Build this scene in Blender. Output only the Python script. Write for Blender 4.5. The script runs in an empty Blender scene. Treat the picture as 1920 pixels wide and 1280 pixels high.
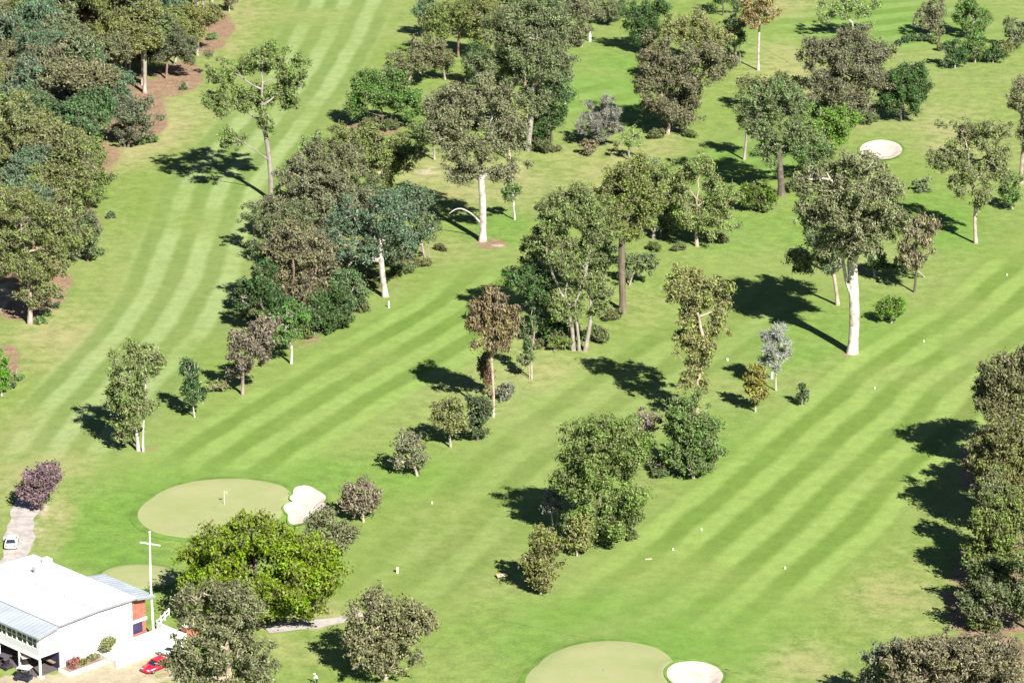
import bpy, bmesh, math, random
import numpy as np
from mathutils import Vector, Matrix

# ------------------------------------------------------------------ camera
FPX, PITCH, DIST = 6600.0, math.radians(18.5), 600.0      # focal length in photo pixels, depression, metres to ground at centre
CAM = np.array([0.0, -DIST * math.cos(PITCH), DIST * math.sin(PITCH)])
FWD = np.array([0.0, math.cos(PITCH), -math.sin(PITCH)])
UP = np.array([0.0, math.sin(PITCH), math.cos(PITCH)])
scene = bpy.context.scene
C = scene.collection
cam_d = bpy.data.cameras.new('camera'); cam = bpy.data.objects.new('camera', cam_d); C.objects.link(cam)
cam.location = CAM; cam.rotation_euler = (math.pi / 2 - PITCH, 0, 0)
cam_d.sensor_width = 36; cam_d.lens = FPX / 1920 * 36; cam_d.clip_start = 1; cam_d.clip_end = 20000
scene.camera = cam
# ------------------------------------------------------------------ sky and sun
SUN_EL = math.radians(38); SUN_TO = Vector((.42 * math.cos(SUN_EL), -.907 * math.cos(SUN_EL), math.sin(SUN_EL)))
world = bpy.data.worlds.new('World'); scene.world = world; world.use_nodes = True
wn = world.node_tree.nodes; wl = world.node_tree.links
sky = wn.new('ShaderNodeTexSky'); sky.sky_type = 'NISHITA'; sky.sun_disc = False
sky.sun_elevation = SUN_EL; sky.sun_rotation = math.atan2(SUN_TO.x, SUN_TO.y); sky.altitude = 200; sky.air_density = .42; sky.dust_density = .1
wl.new(sky.outputs[0], wn['Background'].inputs[0]); wn['Background'].inputs[1].default_value = 0.05
sun_d = bpy.data.lights.new('sun', 'SUN'); sun_d.energy = 5.0; sun_d.angle = math.radians(.5); sun_d.color = (1, .955, .88)
sun = bpy.data.objects.new('sun', sun_d); C.objects.link(sun); sun.location = (60, -200, 260)
sun.rotation_euler = SUN_TO.to_track_quat('Z', 'Y').to_euler()
vs = scene.view_settings; vs.view_transform = 'Standard'; vs.look = 'None'; vs.gamma = 1; vs.exposure = 1.25
vs.use_curve_mapping = False
scene.render.resolution_x, scene.render.resolution_y = 1024, 682
scene.cycles.max_bounces = 6; scene.cycles.diffuse_bounces = 2; scene.cycles.transparent_max_bounces = 6

R = random.Random(7)
# ------------------------------------------------------------------ photo pixels -> the ground they show
def ray(px, py):
    return FWD * FPX + np.array([px - 960.0, 0, 0]) - UP * (py - 640.0)
def P0(px, py, z=0.0):
    d = ray(px, py); t = (z - CAM[2]) / d[2]; return CAM + d * t
class Star:
    """a star-shaped outline on the ground, given in photo pixels"""
    def __init__(s, pts):
        q = np.array([P0(x, y)[:2] for x, y in pts]); s.c = q.mean(0); d = q - s.c
        a = np.arctan2(d[:, 1], d[:, 0]); r = np.hypot(d[:, 0], d[:, 1]); o = np.argsort(a); a = a[o]; r = r[o]
        A = np.concatenate([a - 2 * np.pi, a, a + 2 * np.pi]); Rr = np.tile(r, 3)
        th = np.linspace(-np.pi, np.pi, 181)[:-1]; v = np.interp(th, A, Rr)
        k = np.array([1, 2, 3, 4, 3, 2, 1.]) / 16
        v = sum(k[i] * np.roll(v, i - 3) for i in range(7)); s.th = th; s.v = v
    def rad(s, a): return np.interp(a, np.append(s.th, np.pi), np.append(s.v, s.v[0]))
    def t(s, x, y):
        dx = x - s.c[0]; dy = y - s.c[1]; return np.hypot(dx, dy) / s.rad(np.arctan2(dy, dx))
def ell(cx, cy, rx, ry, n=24):
    return [(cx + rx * math.cos(k * 2 * math.pi / n), cy + ry * math.sin(k * 2 * math.pi / n)) for k in range(n)]
GREENS = {'fairway': Star([(258, 965), (285, 938), (335, 915), (400, 905), (470, 905), (530, 915), (547, 932), (540, 958), (500, 985), (430, 1003), (360, 1011), (300, 1003), (268, 985)]),
          'practice': Star(ell(262, 1084, 74, 23)),
          'bottom': Star([(985, 1290), (1010, 1255), (1050, 1228), (1110, 1213), (1180, 1212), (1230, 1222), (1256, 1240), (1252, 1280), (1220, 1330), (1120, 1345), (1020, 1330)]),
          }
BUNKERS = {'kidney': Star([(553, 915), (575, 910), (596, 920), (606, 942), (598, 962), (572, 980), (542, 986), (542, 968), (551, 945), (551, 930)]),
           'round': Star(ell(1303, 1272, 54, 28)),
           'far': Star(ell(1652, 282, 40, 19)),
           'hidden': Star(ell(938, 209, 20, 6))}
def sstep(a, b, x):
    t = np.clip((x - a) / (b - a), 0, 1); return t * t * (3 - 2 * t)
def hgt(x, y):
    x = np.asarray(x, float); y = np.asarray(y, float)
    h = .35 * np.sin(x * .061 + 1.3) * np.sin(y * .043 + .4) + .22 * np.sin(x * .021 - y * .034 + 2) + .12 * np.sin(x * .11 + y * .09)
    h = h * sstep(24, 48, np.hypot(x + 58, y + 122))          # level ground at the clubhouse
    for k, g in GREENS.items(): h = h + .35 * (1 - sstep(.8, 1.35, g.t(x, y)))
    for k, b in BUNKERS.items():
        t = b.t(x, y); h = h - .55 * (1 - sstep(.45, 1.02, t)) + .13 * np.exp(-((t - 1.18) / .12) ** 2)
    return h
def P(px, py):
    p = P0(px, py)
    for _ in range(4): p = P0(px, py, float(hgt(p[0], p[1])))
    return Vector(p)
def scale_at(p):                                              # photo pixels per metre at a point
    return FPX / float(np.dot(np.array(p) - CAM, FWD))

# ------------------------------------------------------------------ helpers
def tag(o, label=None, cat=None, group=None, kind=None):
    if label: o['label'] = label
    if cat: o['category'] = cat
    if group: o['group'] = group
    if kind: o['kind'] = kind
    return o
def empty(name, loc=(0, 0, 0), rz=0.0):
    o = bpy.data.objects.new(name, None); C.objects.link(o); o.location = loc; o.rotation_euler = (0, 0, rz)
    o.empty_display_size = .3; return o
def link(name, me, mat=None, parent=None, smooth=False):
    o = bpy.data.objects.new(name, me); C.objects.link(o)
    if mat and not me.materials: me.materials.append(mat)
    if parent: o.parent = parent
    if smooth: me.shade_smooth()
    return o
def np_mesh(name, V, F, attrs=None):
    """V (n,3), F (m,k) with one k for all faces"""
    V = np.asarray(V, np.float32); F = np.asarray(F, np.int32); m, k = F.shape
    me = bpy.data.meshes.new(name); me.vertices.add(len(V)); me.vertices.foreach_set('co', V.ravel())
    me.loops.add(m * k); me.loops.foreach_set('vertex_index', F.ravel())
    me.polygons.add(m); me.polygons.foreach_set('loop_start', np.arange(0, m * k, k, dtype=np.int32))
    for n, a in (attrs or {}).items():
        at = me.attributes.new(n, 'FLOAT', 'POINT'); at.data.foreach_set('value', np.asarray(a, np.float32))
    me.update(calc_edges=True); return me
def bm_mesh(name, bm):
    me = bpy.data.meshes.new(name); bmesh.ops.recalc_face_normals(bm, faces=bm.faces[:]); bm.to_mesh(me); bm.free(); return me
def bbox(bm, x0, x1, y0, y1, z0, z1, bevel=0.0):
    v = [bm.verts.new((x, y, z)) for x in (x0, x1) for y in (y0, y1) for z in (z0, z1)]
    fs = [bm.faces.new([v[i] for i in q]) for q in ((0, 1, 3, 2), (4, 6, 7, 5), (0, 4, 5, 1), (2, 3, 7, 6), (0, 2, 6, 4), (1, 5, 7, 3))]
    if bevel:
        es = {e for f in fs for e in f.edges}
        bmesh.ops.bevel(bm, geom=list(es), offset=bevel, segments=2, affect='EDGES')
def bprism(bm, pts, y0, y1):
    """outline in x,z pushed along y"""
    a = [bm.verts.new((x, y0, z)) for x, z in pts]; b = [bm.verts.new((x, y1, z)) for x, z in pts]; n = len(pts)
    bm.faces.new(a); bm.faces.new(b[::-1])
    for i in range(n): bm.faces.new((a[i], b[i], b[(i + 1) % n], a[(i + 1) % n]))
def btube(bm, p, q, r0, r1=None, n=10):
    r1 = r0 if r1 is None else r1; p = Vector(p); q = Vector(q); d = (q - p).normalized()
    u = d.orthogonal().normalized(); w = d.cross(u)
    A = [bm.verts.new(p + (u * math.cos(t) + w * math.sin(t)) * r0) for t in [k * 2 * math.pi / n for k in range(n)]]
    B = [bm.verts.new(q + (u * math.cos(t) + w * math.sin(t)) * r1) for t in [k * 2 * math.pi / n for k in range(n)]]
    for i in range(n): bm.faces.new((A[i], A[(i + 1) % n], B[(i + 1) % n], B[i]))
    bm.faces.new(A[::-1]); bm.faces.new(B)
def part(name, mat, parent, fn, *a, **k):
    bm = bmesh.new(); fn(bm, *a, **k); return link(name, bm_mesh(name, bm), mat, parent)

# ------------------------------------------------------------------ materials
class NT:
    def __init__(s, name):
        s.m = bpy.data.materials.new(name); s.m.use_nodes = True; s.t = s.m.node_tree; s.b = s.t.nodes['Principled BSDF']; s.out = s.t.nodes['Material Output']
    def n(s, typ, **k):
        x = s.t.nodes.new(typ)
        for a, v in k.items(): setattr(x, a, v)
        return x
    def l(s, a, b): s.t.links.new(a, b)
    def put(s, sock, v):
        if hasattr(v, 'is_output'): s.l(v, sock)
        elif isinstance(v, tuple): sock.default_value = (*v, 1.0) if len(v) == 3 and len(sock.default_value) == 4 else v
        else: sock.default_value = v
    def math(s, op, a, b=0.0, c=None):
        x = s.n('ShaderNodeMath', operation=op); s.put(x.inputs[0], a); s.put(x.inputs[1], b)
        if c is not None: s.put(x.inputs[2], c)
        return x.outputs[0]
    def mix(s, f, a, b, bt='MIX'):
        x = s.n('ShaderNodeMix', data_type='RGBA', blend_type=bt); s.put(x.inputs[0], f); s.put(x.inputs[6], a); s.put(x.inputs[7], b); return x.outputs[2]
    def noise(s, scale, detail=2.0, rough=.5, vec=None, sc3=None):
        x = s.n('ShaderNodeTexNoise'); x.inputs['Scale'].default_value = scale; x.inputs['Detail'].default_value = detail; x.inputs['Roughness'].default_value = rough
        v = vec or s.pos()
        if sc3:
            m = s.n('ShaderNodeMapping'); s.l(v, m.inputs[0]); m.inputs['Scale'].default_value = sc3; v = m.outputs[0]
        s.l(v, x.inputs['Vector']); return x.outputs['Fac']
    def pos(s):
        if not hasattr(s, '_p'): s._p = s.n('ShaderNodeNewGeometry').outputs['Position']
        return s._p
    def obj(s):
        if not hasattr(s, '_o'): s._o = s.n('ShaderNodeTexCoord').outputs['Object']
        return s._o
    def ramp(s, f, a, b):
        x = s.n('ShaderNodeMapRange'); x.interpolation_type = 'SMOOTHSTEP'; s.put(x.inputs[0], f); x.inputs[1].default_value = a; x.inputs[2].default_value = b; return x.outputs[0]
    def attr(s, name):
        x = s.n('ShaderNodeAttribute', attribute_name=name); return x.outputs['Fac']
    def objcol(s): return s.n('ShaderNodeObjectInfo').outputs['Color']
    def bump(s, h, strength, dist=.1):
        x = s.n('ShaderNodeBump'); x.inputs['Strength'].default_value = strength; x.inputs['Distance'].default_value = dist; s.l(h, x.inputs['Height']); s.l(x.outputs[0], s.b.inputs['Normal'])
    def fin(s, col, rough=.8, spec=.3, metal=0.0):
        s.put(s.b.inputs['Base Color'], col); s.put(s.b.inputs['Roughness'], rough); s.b.inputs['Specular IOR Level'].default_value = spec; s.b.inputs['Metallic'].default_value = metal; return s.m
def plain(name, col, rough=.6, var=.12, scale=1.5, spec=.4, metal=0.0):
    m = NT(name); n = m.noise(scale, 4, .6, m.obj())
    lo = tuple(c * (1 - var) for c in col); hi = tuple(min(1, c * (1 + var)) for c in col)
    m.bump(m.noise(scale * 8, 3, .6, m.obj()), .15, .02)
    return m.fin(m.mix(m.ramp(n, .3, .7), lo, hi), rough, spec, metal)

def grass_colour(m):
    big = m.ramp(m.noise(.016, 3, .55), .36, .66); mid = m.ramp(m.noise(.065, 4, .6), .35, .68); sm = m.noise(.4, 4, .65); fine = m.noise(2.2, 4, .7)
    c = m.mix(big, (.172, .234, .058), (.222, .258, .092))
    c = m.mix(m.math('MULTIPLY', mid, .55), c, (.132, .214, .038))
    pat = m.ramp(m.noise(.11, 5, .7, None, (1, .55, 1)), .48, .72)
    c = m.mix(m.math('MULTIPLY', pat, .4), c, (.205, .240, .080))
    c = m.mix(m.math('MULTIPLY', m.attr('lush'), .8), c, (.118, .228, .036))
    dry = m.math('MULTIPLY', m.attr('dry'), m.ramp(m.math('ADD', sm, m.math('MULTIPLY', m.attr('dry'), .35)), .42, .72))
    c = m.mix(dry, c, (.30, .275, .13))
    li = m.math('ADD', m.attr('litter'), m.math('MULTIPLY', m.math('SUBTRACT', sm, .5), 1.1))
    lit = m.mix(m.ramp(fine, .3, .7), (.20, .125, .075), (.28, .20, .135))
    c = m.mix(m.ramp(li, .35, .7), c, lit)
    ba = m.math('ADD', m.attr('bare'), m.math('MULTIPLY', m.math('SUBTRACT', sm, .5), .8))
    c = m.mix(m.ramp(ba, .4, .75), c, (.37, .32, .225))
    return c, sm, fine
def speckle(m, c, sm, fine, amt=.3):
    f = m.math('ADD', m.math('MULTIPLY', sm, .55), m.math('MULTIPLY', fine, .45))
    k = m.math('ADD', 1 - amt, m.math('MULTIPLY', m.ramp(f, .3, .7), 2 * amt))
    x = m.n('ShaderNodeVectorMath', operation='SCALE'); m.l(c, x.inputs[0]); m.l(k, x.inputs['Scale']); return x.outputs[0]
def mat_ground():
    m = NT('rough_grass'); c, sm, fine = grass_colour(m); c = speckle(m, c, sm, fine, .24); m.bump(m.noise(3.5, 4, .7), .5, .12); return m.fin(c, .9, .15)
def mat_fairway(amount, period, light, phase):
    m = NT('fairway_grass'); c, sm, fine = grass_colour(m)
    ac = m.attr('across'); wob = m.math('MULTIPLY', m.math('SUBTRACT', m.noise(.045, 3), .5), 2.0)
    s = m.n('ShaderNodeMath', operation='SINE'); m.l(m.math('MULTIPLY', m.math('ADD', m.math('ADD', ac, wob), phase), 2 * math.pi / period), s.inputs[0])
    st = m.ramp(m.math('ADD', m.math('ADD', m.math('MULTIPLY', s.outputs[0], .5), .5), m.math('MULTIPLY', m.math('SUBTRACT', m.noise(.12, 4, .65), .5), .55)), .16, .84)
    brk = m.ramp(m.noise(.03, 3), .25, .62)
    e = m.math('MULTIPLY', m.attr('mow'), m.math('ADD', .15, m.math('MULTIPLY', brk, .85)))
    e = m.ramp(m.math('ADD', e, m.math('MULTIPLY', m.math('SUBTRACT', sm, .5), .25)), .05, .95)
    lt = tuple(light); dk = tuple(v * k for v, k in zip(light, (.60, .67, .48)))
    stripe = m.mix(st, dk, lt)
    c = m.mix(m.math('MULTIPLY', e, amount), c, stripe)
    c = speckle(m, c, sm, fine, .15); m.bump(m.noise(5, 3, .7), .3, .05); return m.fin(c, .88, .15)
def mat_green():
    m = NT('putting_green'); n = m.noise(.12, 4, .6); f = m.noise(2.5, 4, .6)
    c = m.mix(m.ramp(n, .3, .7), (.25, .282, .118), (.305, .315, .155)); c = m.mix(m.math('MULTIPLY', m.ramp(f, .4, .7), .25), c, (.235, .28, .10)); return m.fin(c, .9, .15)
def mat_sand():
    m = NT('bunker_sand'); n = m.noise(.5, 4, .6); c = m.mix(m.ramp(n, .3, .7), (.47, .395, .335), (.57, .50, .44)); m.bump(m.noise(2.2, 4, .6), .4, .2); return m.fin(c, .95, .1)
def mat_leaf():
    m = NT('foliage'); base = m.objcol(); v = m.attr('v'); h = m.attr('h')
    hsv = m.n('ShaderNodeHueSaturation'); m.l(base, hsv.inputs['Color'])
    m.put(hsv.inputs['Hue'], m.math('ADD', .465, m.math('MULTIPLY', h, .07)))
    m.put(hsv.inputs['Saturation'], m.math('ADD', .8, m.math('MULTIPLY', h, .4)))
    m.put(hsv.inputs['Value'], m.math('ADD', .5, m.math('MULTIPLY', v, 1.1)))
    m.fin(hsv.outputs[0], .55, .35)
    tr = m.n('ShaderNodeBsdfTranslucent'); m.l(hsv.outputs[0], tr.inputs[0]); mx = m.n('ShaderNodeMixShader'); mx.inputs[0].default_value = .14
    m.l(m.b.outputs[0], mx.inputs[1]); m.l(tr.outputs[0], mx.inputs[2]); m.l(mx.outputs[0], m.out.inputs[0]); return m.m
def mat_bark():
    m = NT('bark'); base = m.objcol(); n = m.noise(1.0, 5, .65, m.obj(), (1.6, 1.6, .35)); sp = m.noise(.9, 3, .5, m.obj())
    k = m.math('ADD', .62, m.math('MULTIPLY', m.ramp(n, .25, .75), .55)); x = m.n('ShaderNodeVectorMath', operation='SCALE'); m.l(base, x.inputs[0]); m.l(k, x.inputs['Scale'])
    c = m.mix(m.math('MULTIPLY', m.ramp(sp, .48, .64), .6), x.outputs[0], (.19, .14, .105)); m.bump(n, .6, .08); return m.fin(c, .85, .2)
M = {}
M['ground'] = mat_ground(); M['green'] = mat_green(); M['sand'] = mat_sand(); M['leaf'] = mat_leaf(); M['bark'] = mat_bark()
M['collar'] = plain('collar_grass', (.120, .215, .038), .9, .2, .4, .15)
M['white'] = plain('white_paint', (.80, .80, .78), .5, .05, .4)
M['road'] = plain('pale_gravel_road', (.38, .345, .32), .95, .2, .7, .1)
M['concrete'] = plain('white_concrete', (.55, .52, .47), .85, .12, .6, .2)

# ------------------------------------------------------------------ masks of dry grass, leaf litter, lush grass and bare earth (photo pixels, put on the ground)
def blob(lst, x, y, soft=.35):
    o = np.zeros_like(x)
    for cx, cy, rx, ry, a in lst:
        c = P0(cx, cy)[:2]; ex = abs(P0(cx + rx, cy)[0] - c[0]); ey = abs(P0(cx, cy - ry)[1] - c[1])
        t = np.hypot((x - c[0]) / ex, (y - c[1]) / ey); o = np.maximum(o, a * (1 - sstep(1 - soft, 1 + soft, t)))
    return o
LITTER = [(60, 60, 300, 70, 1), (120, 180, 200, 60, 1), (60, 300, 160, 60, 1), (60, 420, 125, 60, 1), (30, 540, 105, 62, 1), (255, 230, 60, 45, .9), (330, 150, 50, 35, .9), (390, 60, 50, 40, .9),
          (0, 690, 38, 45, .9), (1900, 900, 95, 200, .8), (1900, 1150, 130, 130, .8), (920, 458, 32, 12, .6), (1600, 664, 30, 8, .5), (1780, 1250, 120, 50, .7), (262, 848, 45, 8, .5), (1168, 582, 30, 8, .4), (620, 480, 120, 70, .55), (1040, 560, 60, 40, .35), (700, 240, 60, 15, .7), (560, 620, 60, 40, .5), (1600, 200, 120, 25, .4)]
DRY = [(290, 240, 90, 60, .9), (430, 40, 60, 60, .8), (245, 290, 60, 30, .9), (120, 640, 120, 60, .8), (60, 850, 130, 90, .7), (600, 1155, 80, 30, .8), (860, 1010, 110, 80, .5), (880, 330, 160, 50, .8), (1250, 280, 60, 50, .6),
       (1480, 130, 90, 60, .8), (1800, 260, 90, 70, .7), (1300, 590, 200, 40, .4), (1500, 1260, 80, 70, .7), (1700, 1120, 110, 80, .6), (560, 1200, 100, 60, .5), (100, 980, 40, 60, .9), (1150, 300, 120, 60, .7), (990, 620, 90, 60, .5), (1650, 700, 120, 40, .4), (1010, 690, 60, 30, .6), (850, 470, 110, 30, .5), (1480, 20, 60, 20, .8)]
LUSH = [(210, 990, 150, 90, .9), (640, 890, 220, 40, .7), (450, 900, 260, 60, .6), (1180, 1200, 260, 90, .9), (1380, 1210, 150, 90, .8), (1560, 640, 220, 60, .6), (1380, 860, 130, 80, .6), (1150, 170, 90, 80, .8), (1400, 310, 120, 30, .7), (1500, 90, 140, 30, .7), (1660, 40, 120, 40, .7), (930, 430, 60, 40, .8), (1360, 440, 120, 40, .5), (700, 610, 200, 50, .35), (430, 330, 90, 40, .5), (1760, 420, 80, 60, .7), (1480, 440, 60, 40, .5)]
BARE = [(240, 1255, 130, 38, .95), (60, 1280, 120, 18, .95), (575, 1172, 52, 9, .9), (60, 985, 26, 60, .7), (100, 960, 35, 26, .45), (930, 462, 22, 6, .5), (800, 318, 34, 10, .5), (1400, 115, 30, 6, .5), (0, 560, 30, 40, .6), (820, 1040, 60, 20, .3)]
def masks(x, y):
    n = .18 * np.sin(x * .31 + 1.7 * np.sin(y * .13)) + .16 * np.sin(y * .37 + 1.3 * np.sin(x * .21)) + .1 * np.sin(x * .9 + y * .7)
    return {'litter': np.clip(blob(LITTER, x, y, .25) * (1 + n), 0, 1), 'dry': np.clip(.72 * blob(DRY, x, y, .7) * (1 + n), 0, 1), 'lush': np.clip(blob(LUSH, x, y, .6) * (1 + n), 0, 1), 'bare': np.clip(blob(BARE, x, y, .3) * (1 + n), 0, 1)}

# ------------------------------------------------------------------ ground
def axis(lo, hi, step, far):
    a = list(np.arange(lo, hi + step, step)); s = step
    l = []; r = []; p = lo; q = a[-1]
    while p > -far: s *= 1.35; p -= s; q += s; l.append(p); r.append(q)
    return np.array(l[::-1] + a + r)
gx = axis(-150, 150, 1.0, 6000); gy = axis(-170, 290, 1.0, 6000)
X, Y = np.meshgrid(gx, gy); nx, ny = len(gx), len(gy); xf, yf = X.ravel(), Y.ravel()
I = (np.arange(ny - 1)[:, None] * nx + np.arange(nx - 1)[None, :]).ravel()
ground = link('ground', np_mesh('ground', np.stack([xf, yf, hgt(xf, yf)], 1), np.stack([I, I + 1, I + nx + 1, I + nx], 1), masks(xf, yf)), M['ground'], smooth=True)
tag(ground, 'broad sheet of rough grass over the whole golf course', kind='structure')

def catmull(pts, step):
    pts = [np.array(p) for p in pts]; pts = [2 * pts[0] - pts[1]] + pts + [2 * pts[-1] - pts[-2]]; out = []
    for i in range(1, len(pts) - 2):
        a, b, c, d = pts[i - 1:i + 3]; n = max(2, int(np.linalg.norm(c - b) / step))
        for k in range(n):
            t = k / n; out.append(.5 * ((2 * b) + (c - a) * t + (2 * a - 5 * b + 4 * c - d) * t * t + (3 * b - a - 3 * c + d) * t ** 3))
    out.append(pts[-2]); return np.array(out)
def fairway(px, half, label, amount, light, lift, period=7.0, phase=0.0, fade=25.0):
    c = catmull([P0(*p)[:2] for p in px], 1.5); d = np.gradient(c, axis=0); d /= np.linalg.norm(d, axis=1)[:, None]; nrm = np.stack([d[:, 1], -d[:, 0]], 1)
    cols = np.arange(-half, half + .01, 1.0); n, k = len(c), len(cols)
    xy = c[:, None, :] + nrm[:, None, :] * cols[None, :, None]; x = xy[..., 0].ravel(); y = xy[..., 1].ravel()
    al = np.concatenate([[0], np.cumsum(np.linalg.norm(np.diff(c, axis=0), axis=1))])
    mow = (1 - sstep(half - 5, half - .5, np.abs(cols)))[None, :] * (sstep(0, fade, al) * sstep(0, fade, al[-1] - al))[:, None]
    A = masks(x, y); A['across'] = np.tile(cols, n); A['mow'] = mow.ravel()
    inside = np.zeros_like(x)
    I = (np.arange(n - 1)[:, None] * k + np.arange(k - 1)[None, :]).ravel()
    o = link('fairway', np_mesh('fairway', np.stack([x, y, hgt(x, y) + lift], 1), np.stack([I, I + 1, I + k + 1, I + k], 1), A), mat_fairway(amount, period, light, phase), smooth=True)
    return tag(o, label, kind='structure')
fairway([(720, -130), (650, 0), (592, 110), (530, 200), (465, 285), (415, 353), (393, 420), (373, 474), (339, 561), (302, 618), (240, 690), (150, 790), (60, 900)], 14.5, 'pale striped fairway running beside the dense forest', .85, (.245, .315, .124), .020, 6.6, 1.65, 20)
fairway([(1010, 470), (900, 575), (831, 615), (720, 681), (600, 750), (480, 825), (400, 880), (330, 930)], 15, 'striped fairway leading down to the putting green by the yellow green tree', .9, (.196, .286, .072), .024, 7.0, -1.75, 25)
fairway([(1480, 500), (1380, 580), (1260, 665), (1120, 760), (960, 880), (850, 990), (740, 1090), (640, 1190)], 13, 'faintly striped fairway between the two middle rows of trees', .6, (.195, .268, .076), .028, 8.0, 0, 30)
fairway([(2120, 420), (1920, 590), (1742, 709), (1675, 775), (1541, 890), (1440, 984), (1340, 1070), (1250, 1145), (1160, 1215)], 19, 'wide strongly striped fairway with white markers leading to the round bunker', .95, (.205, .292, .074), .032, 7.2, 1.8, 30)
fairway([(960, 215), (1060, 205), (1160, 190), (1260, 170)], 22, 'far strip of bright mown grass beside the tall centre trees', .55, (.175, .275, .07), .036, 9.0, 0, 15)
fairway([(1400, 75), (1560, 60), (1720, 40), (1900, 20)], 24, 'far mown strip of bright grass behind the curved hedge', .6, (.175, .275, .07), .040, 9.0, 0, 20)
fairway([(1240, 400), (1330, 330), (1400, 290), (1500, 240)], 14, 'short mown strip of bright grass between gum trees and shaded trunk', .5, (.175, .275, .07), .044, 8.0, 0, 15)

def sheet(star, lift, r0=0.0, r1=1.0, rings=14, seg=120, wob=0.0):
    th = np.linspace(-np.pi, np.pi, seg + 1)[:-1]; rr = np.linspace(r0, r1, rings); rad = star.rad(th)
    if wob: rad = rad * (1 + wob * (np.sin(th * 9 + 1) * .5 + np.sin(th * 17) * .3 + np.sin(th * 31 + 2) * .3))
    x = star.c[0] + rr[:, None] * rad * np.cos(th); y = star.c[1] + rr[:, None] * rad * np.sin(th)
    V = np.stack([x.ravel(), y.ravel(), (hgt(x, y) + lift).ravel()], 1)
    I = np.arange(rings - 1)[:, None] * seg + np.arange(seg)[None, :]; J = np.arange(rings - 1)[:, None] * seg + (np.arange(seg)[None, :] + 1) % seg
    return np_mesh('sheet', V, np.stack([I.ravel(), J.ravel(), (J + seg).ravel(), (I + seg).ravel()], 1))
for key, lab in (('fairway', 'pale oval putting green with a flagstick beside the kidney bunker'), ('practice', 'small tan practice green behind the clubhouse roof'), ('bottom', 'pale putting green beside the round white bunker')):
    g = link('putting_green', sheet(GREENS[key], .07, .01), M['green'], smooth=True); tag(g, lab, kind='structure')
    link('collar', sheet(GREENS[key], .055, .97, 1.1, 5, wob=.012), M['collar'], g, True)
for key, lab in (('kidney', 'kidney shaped white sand bunker beside the oval green'), ('round', 'round pinkish white sand bunker beside the bottom green'), ('far', 'oval white sand bunker beyond the big white trunked gum'), ('hidden', 'sliver of white sand bunker glimpsed between the trees')):
    g = link('sand_bunker', sheet(BUNKERS[key], .16, .01, 1.0, wob=.008), M['sand'], smooth=True); tag(g, lab, kind='structure')
    link('grass_lip', sheet(BUNKERS[key], .17, .975, 1.08, 5, wob=.008), M['collar'], g, True)
def strip(name, px, half, mat, lift, label):
    c = catmull([P0(*p)[:2] for p in px], 1.0); d = np.gradient(c, axis=0); d /= np.linalg.norm(d, axis=1)[:, None]; nrm = np.stack([d[:, 1], -d[:, 0]], 1)
    w = half * (1 + .12 * np.sin(np.arange(len(c)) * .5) + .08 * np.sin(np.arange(len(c)) * 1.3)); cols = np.linspace(-1, 1, 5)
    xy = c[:, None, :] + nrm[:, None, :] * cols[None, :, None] * w[:, None, None]; x = xy[..., 0].ravel(); y = xy[..., 1].ravel(); n, k = len(c), 5
    I = (np.arange(n - 1)[:, None] * k + np.arange(k - 1)[None, :]).ravel()
    return tag(link(name, np_mesh(name, np.stack([x, y, hgt(x, y) + lift], 1), np.stack([I, I + 1, I + k + 1, I + k], 1)), mat, smooth=True), label, kind='structure')
strip('road', [(62, 930), (46, 960), (38, 990), (34, 1020), (22, 1060), (0, 1100)], 2.0, M['road'], .05, 'pale gravel road passing the white car to the clubhouse')
strip('path', [(500, 1180), (545, 1174), (590, 1168), (640, 1160), (680, 1150)], 1.3, M['road'], .05, 'pale worn path under the yellow green tree')

# ------------------------------------------------------------------ trees
OL, GG, BG, BR = (.15, .15, .05), (.128, .145, .064), (.092, .126, .070), (.145, .134, .074)
DK, MG, YG, LG = (.058, .092, .03), (.10, .15, .04), (.24, .225, .022), (.19, .225, .085)
RB, PU, GY, OR, YO = (.19, .128, .068), (.15, .092, .112), (.20, .185, .155), (.24, .165, .07), (.20, .18, .07)
W_BARK, G_BARK, B_BARK, D_BARK, P_BARK = (.50, .46, .42), (.30, .27, .235), (.20, .14, .10), (.10, .085, .07), (.44, .33, .27)
LEAF = 1.08
def wood_mesh(name, E, sides):
    """E rows: p(3) q(3) r0 r1 -> tapered tubes in one mesh"""
    E = np.asarray(E, float); n = len(E); p, q, r0, r1 = E[:, :3], E[:, 3:6], E[:, 6], E[:, 7]
    d = q - p; L = np.linalg.norm(d, axis=1); d = d / np.maximum(L, 1e-6)[:, None]
    ref = np.where(np.abs(d[:, 2:3]) > .8, np.array([[1., 0, 0]]), np.array([[0, 0, 1.]])); u = np.cross(d, ref); u /= np.linalg.norm(u, axis=1)[:, None]; w = np.cross(d, u)
    t = np.arange(sides) * 2 * np.pi / sides; ring = u[:, None, :] * np.cos(t)[None, :, None] + w[:, None, :] * np.sin(t)[None, :, None]
    A = p[:, None, :] - d[:, None, :] * (r0 * .3)[:, None, None] + ring * r0[:, None, None]; B = q[:, None, :] + ring * r1[:, None, None]
    V = np.concatenate([A, B], 1).reshape(-1, 3); k = np.arange(sides); kk = (k + 1) % sides; base = (np.arange(n) * 2 * sides)[:, None]
    F = np.stack([base + k, base + kk, base + kk + sides, base + k + sides], -1).reshape(-1, 4)
    me = np_mesh(name, V, F); me.shade_smooth(); return me
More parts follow.
